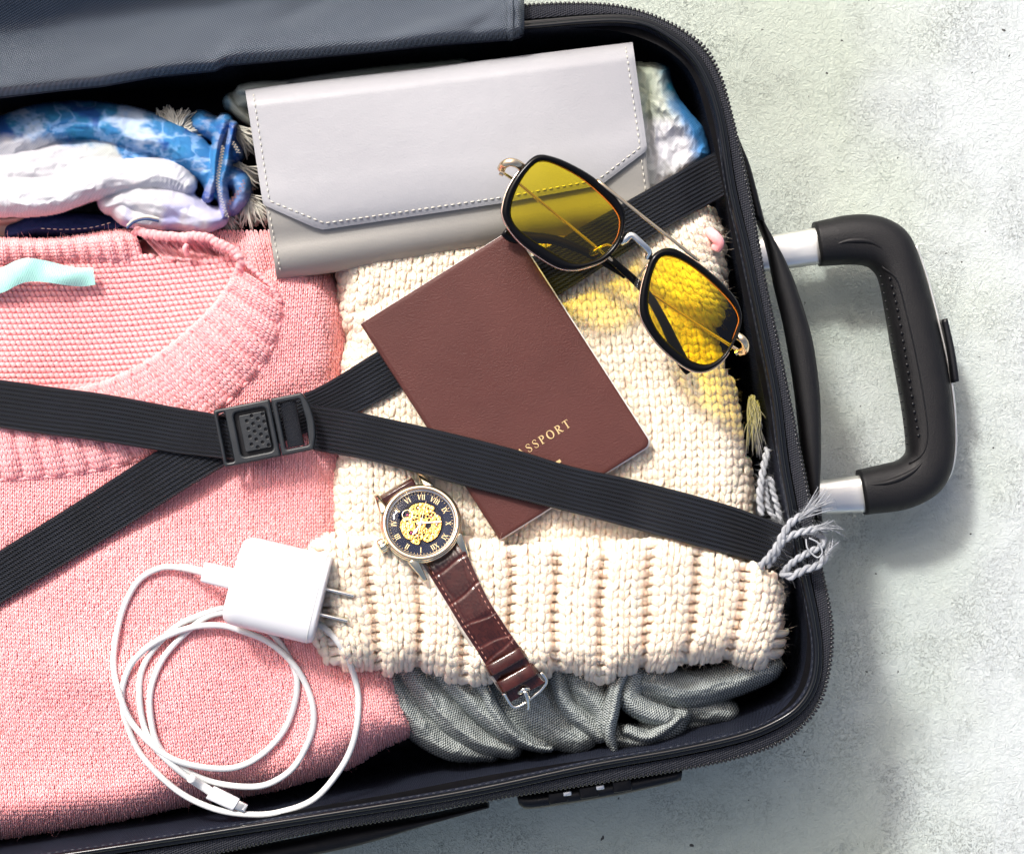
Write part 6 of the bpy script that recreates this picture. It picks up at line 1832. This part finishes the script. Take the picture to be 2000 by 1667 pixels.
# short strap curling away above the case
SL2, SR2 = [(734, 972), (740, 980), (750, 990), (760, 1000)], [(804, 932), (809, 940), (816, 949), (824, 958)]
B0, B1 = spl(SL2, 30), spl(SR2, 30)
q = np.linspace(0, 1, 21)
X = B0[:, :1] * (1 - q) + B1[:, :1] * q; Y = B0[:, 1:2] * (1 - q) + B1[:, 1:2] * q
kz = np.interp(np.linspace(0, 1, 30), [0, .15, .5, 1], [.1365, .1405, .1405, .1355])[:, None]
Zk = kz + .0010 * (1 - np.abs(2 * q - 1) ** 4)
V, Q = sheet(X, Y, Zk); V2, _ = sheet(X, Y, Zk - .0035)
nn = len(V); er = np.array([j for j in range(21)] + [i * 21 + 20 for i in range(1, 30)] + [29 * 21 + j for j in range(19, -1, -1)] + [i * 21 for i in range(28, 0, -1)])
make('short_strap', np.concatenate([V, V2]), [Q, Q[:, ::-1] + nn, np.stack([er, np.roll(er, -1), np.roll(er, -1) + nn, er + nn], -1)], M['croc'], watch, col=np.ones(2 * nn))

# ------------------------------------------------------------------ charger and cable
adp = thing('power_adapter', (540, 1150), 0.125, 'white cube power adapter with two metal prongs', 'charger')
ca = np.array([484., 1046.]); cb = np.array([648., 1084.]); cc_ = np.array([437., 1216.]); cd_ = np.array([606., 1257.])
zA0, hT = 0.1335, 0.0135          # underside and half thickness
zc = zA0 + hT
nE, nS = 26, 60
th = np.linspace(0, 2 * np.pi, nS, endpoint=False)
rings = []
for e in range(nE):
    t_ = e / (nE - 1)
    # ends: small fillet
    k_ = 1.0; dd = 0.0
    fil = .022
    if t_ < .12: f = 1 - t_ / .12; k_ = 1 - .07 * f ** 2.5
    elif t_ > .94: f = (t_ - .94) / .06; k_ = 1 - .03 * f ** 2.5
    a2, b2 = ca * (1 - t_) + cb * t_, cc_ * (1 - t_) + cd_ * t_
    m2 = (a2 + b2) / 2; h2 = (a2 - b2) / 2 * k_
    pwr = 3.4
    cs = np.sign(np.cos(th)) * np.abs(np.cos(th)) ** (2 / pwr) ; sn = np.sign(np.sin(th)) * np.abs(np.sin(th)) ** (2 / 2.3)
    m3, e3 = W(*m2, zc), W(*(m2 + h2), zc) - W(*m2, zc)
    rings.append(m3 + cs[:, None] * e3 + sn[:, None] * np.array([0, 0, hT * k_]))
rings = np.array(rings)
axv = rings[-1].mean(0) - rings[0].mean(0); axv /= np.linalg.norm(axv)
ex0 = [rings[0] * 1.0]; 
c0, c1 = rings[0].mean(0), rings[-1].mean(0)
head_r = [c0 + (rings[0] - c0) * s_ - axv * d_ for s_, d_ in ((.3, .0012), (.9, .0011), (.975, .0006))]
tail_r = [c1 + (rings[-1] - c1) * s_ + axv * d_ + np.array([0, 0, 0]) for s_, d_ in ((.985, .0006), (.95, .0010), (.3, .0012))]
V, F = loft(np.concatenate([head_r, rings, tail_r])); make('adapter_body', V, F, M['white_plastic'], adp)
sr_ = rings[24]; c_s = sr_.mean(0)
V, F = tube(c_s + (sr_ - c_s) * 1.0005, .00022, 6, True); make('adapter_seam', V, F, M['cable'], adp)
ax2 = (cb - ca) / np.linalg.norm(cb - ca); side3 = W(*(ca), zc) - W(*(cc_), zc); side3 /= np.linalg.norm(side3)
for p0 in ((633, 1146), (621, 1195)):
    p = np.array(p0, float); s3, e3 = W(*(p - ax2 * 3), zc), W(*(p + ax2 * 62), zc - .0015)
    c = (s3 + e3) / 2; L3 = np.linalg.norm(e3 - s3); ang = math.atan2(*(e3 - s3)[[1, 0]])
    V, F = box((0, 0, 0), L3, .0016, .0062, 0, .0006)
    V = V @ np.array(Matrix.Rotation(R(14), 3, 'X')).T; V = V @ np.array(Matrix.Rotation(ang, 3, 'Z')).T + c
    make('prong', V, F, M['prong'], adp)
cab = thing('charging_cable', (450, 1350), 0.125, 'coiled white charging cable plugged into the adapter', 'cable')
CP = [(394, 1115, 12), (375, 1111, 9), (355, 1108, 5), (315, 1108, 2), (272, 1132, 0), (243, 1182, 0), (226, 1250, 0), (223, 1308, 0), (236, 1365, 4), (261, 1416, 4), (319, 1470, 4), (380, 1494, 1), (452, 1499, 0), (506, 1477, 0), (553, 1430, 0), (576, 1376, 0), (581, 1326, 0), (567, 1286, 0), (538, 1243, 0), (500, 1215, 0), (470, 1198, 0),
      (437, 1197, 0), (401, 1207, 0), (362, 1236, 0), (322, 1279, 0), (298, 1330, 0), (292, 1380, 0), (302, 1440, 1), (326, 1477, 0), (380, 1513, 0), (434, 1531, 0), (499, 1536, 0), (542, 1522, 0), (578, 1491, 0), (607, 1434, 0), (611, 1387, 0), (596, 1337, 0), (567, 1292, 4), (524, 1254, 4), (473, 1232, 3), (430, 1221, 3), (373, 1225, 4), (308, 1250, 4),
      (261, 1290, 3), (241, 1337, 1), (240, 1373, -.0), (247, 1409, 0), (279, 1477, 0), (344, 1542, 2), (416, 1578, 3), (488, 1590, 3), (549, 1585, 2), (614, 1560, 1), (664, 1502, 0), (691, 1445, 0), (700, 1380, 0), (693, 1326, 0), (668, 1265, 0), (628, 1220, 0), (560, 1185, 0), (500, 1178, 0),
      (437, 1186, 0), (387, 1201, 0), (344, 1222, 1), (301, 1265, 0), (277, 1308, 0), (272, 1355, 0), (279, 1409, 0), (297, 1452, 3), (333, 1490, 4), (373, 1521, 4), (392, 1532, 5)]
CP = np.array(CP, float)
P = spl(CP, 1100)
kk2 = np.arange(1100.); P[:, 0] += 1.5 * noise(kk2, kk2 * 0, 38, 3); P[:, 1] += 1.5 * noise(kk2, kk2 * 0, 41, 9)
RC = 0.00155
zz = surf(P[:, 0], P[:, 1]) + RC
# above the open lining the cable spans between the sweater and the rim
far = dsw(P[:, 0], P[:, 1]) < 45
zz = np.where((dsw(P[:, 0], P[:, 1]) < 45) & (P[:, 1] > 1440), .1235 + RC, zz)
zz = np.where((P[:, 1] > 1510) & (P[:, 0] > 350), np.maximum(zz, .1230), zz)
zz = gsm(zz, 9) + P[:, 2] * 0.00078
P3 = W(P[:, 0], P[:, 1], zz)
V, F = tube(P3, RC, 12); make('cord', V, F, M['cable'], cab)
def quadbox(name, a, b, c, d, z, h, mt, parent, pw=3.0, n=8):
    """box whose plan is a-b-c-d (a,b one end; d,c the other)"""
    a, b, c, d = map(np.array, (a, b, c, d)); rings = []
    th = np.linspace(0, 2 * np.pi, 24, endpoint=False); cs = np.sign(np.cos(th)) * np.abs(np.cos(th)) ** (2 / pw); sn = np.sign(np.sin(th)) * np.abs(np.sin(th)) ** (2 / pw)
    for t_, k_ in ((0, .90), (.015, .97), (.05, 1), (.5, 1), (.95, 1), (.985, .97), (1, .90)):
        p, q_ = a * (1 - t_) + d * t_, b * (1 - t_) + c * t_; m2 = (p + q_) / 2
        m3, e3 = W(*m2, z), W(*(m2 + (p - q_) / 2 * k_), z) - W(*m2, z)
        rings.append(m3 + cs[:, None] * e3 + sn[:, None] * np.array([0, 0, h * k_]))
    V, F = loft(rings); return make(name, V, F, mt, parent)
zc0 = zc - .001
quadbox('plug', (401, 1097), (392, 1136), (450, 1150), (459, 1109), zc0, .0034, M['white_plastic'], cab)
P = spl([(396, 1116), (370, 1110), (352, 1107)], 14); k_ = np.linspace(0, 1, 14)
zs_ = np.interp(k_, [0, 1], [zc0, zz[40]])
V, F = tube(W(P[:, 0], P[:, 1], np.interp(P[:, 0][::-1], P3[:60:-1][:0].ravel() if False else [350, 396], [zz[45], zc0])[::-1]), .0020, 12); make('strain_relief', V, F, M['cable'], cab)
zl = .1275 + .0015
lp = quadbox('connector', (418, 1534), (402, 1558), (455, 1582), (469, 1559), zl, .0026, M['white_plastic'], cab)
P = spl([(372, 1519, zz[-25]), (392, 1532, zl), (412, 1545, zl)], 14); V, F = tube(W(P[:, 0], P[:, 1], P[:, 2]), .0022, 12); make('strain_relief', V, F, M['cable'], cab)
tip = quadbox('connector_tip', (466, 1561), (457, 1579), (476, 1587), (485, 1570), zl, .0009, M['prong'], cab, 4)
for k in range(5):
    c = W(476.5 + 1.6 * k - 1.5, 1577 - 2.2 * k + 3, zl + .00095)
    make('contact', *box(c, .0013, .00028, .0001, R(-24), 0), M['white_plastic'], tip)

# ------------------------------------------------------------------ unseen leafy branch, added so that its clumps cast patches of shade
M['leaf'] = mat('green leaf', (0.07, 0.16, 0.03), 0.5, var=.2, varscale=30)
M['bark'] = mat('brown bark', (0.10, 0.07, 0.05), 0.9, bumps=((200, 0.001, 3),))
branch = thing('added_branch', (300, -1400), 0.6, 'unseen leafy branch added to cast dappled shade over the suitcase', 'branch')
rg = np.random.default_rng(21)
sd = np.array(SUN_DIR); sd = sd / -sd[2]
accL = Acc(); tips = []
SHADE_CLUMPS = [(1540, 120, .0, 60, 9), (1480, 330, .0, 30, 3), (622, 930, .13, 25, 2), (700, 1400, .13, 40, 4), (1410, 1350, .12, 30, 3), (40, 690, .13, 30, 2), (1250, 215, .12, 20, 2), (20, 1440, .13, 40, 3)]
for (x, y, z0, rad, cnt) in SHADE_CLUMPS:
    c = W(x, y, z0) - sd * rg.uniform(.50, .58)
    tips.append(c)
    for k in range(cnt):
        p = c + rg.normal(0, rad * PXM, 3) * np.array([1, 1, .6]); L = rg.uniform(.035, .055); wd = L * .42
        t = np.linspace(0, 1, 7); ws = wd * np.sin(np.pi * t ** .8) ** .8
        a = rg.uniform(0, 6.28); d = np.array([math.cos(a), math.sin(a), rg.uniform(-.3, .3)]); n_ = np.array([-math.sin(a), math.cos(a), rg.uniform(-.2, .2)])
        mid = p + (t - .5)[:, None] * L * d - np.array([0, 0, 1]) * (t ** 2 * .012)[:, None]
        lf, rt = mid + n_ * ws[:, None] / 2 + [0, 0, .003], mid - n_ * ws[:, None] / 2 + [0, 0, .003]
        V, F = loft(np.stack([lf, mid, rt], 1), False, False, False); accL.add(V, F)
accL.build('leaves', M['leaf'], branch, kind='stuff')
tips = np.array(tips); root = np.array([-.75, 1.1, .95]); acc = Acc()
for p in tips:
    P = spl([root, root * .6 + p * .4 + [0, 0, .06], p * .8 + root * .2 + [0, 0, .03], p], 24)
    acc.add(*tube(P, np.linspace(.005, .0012, 24), 6))
acc.build('twigs', M['bark'], branch)
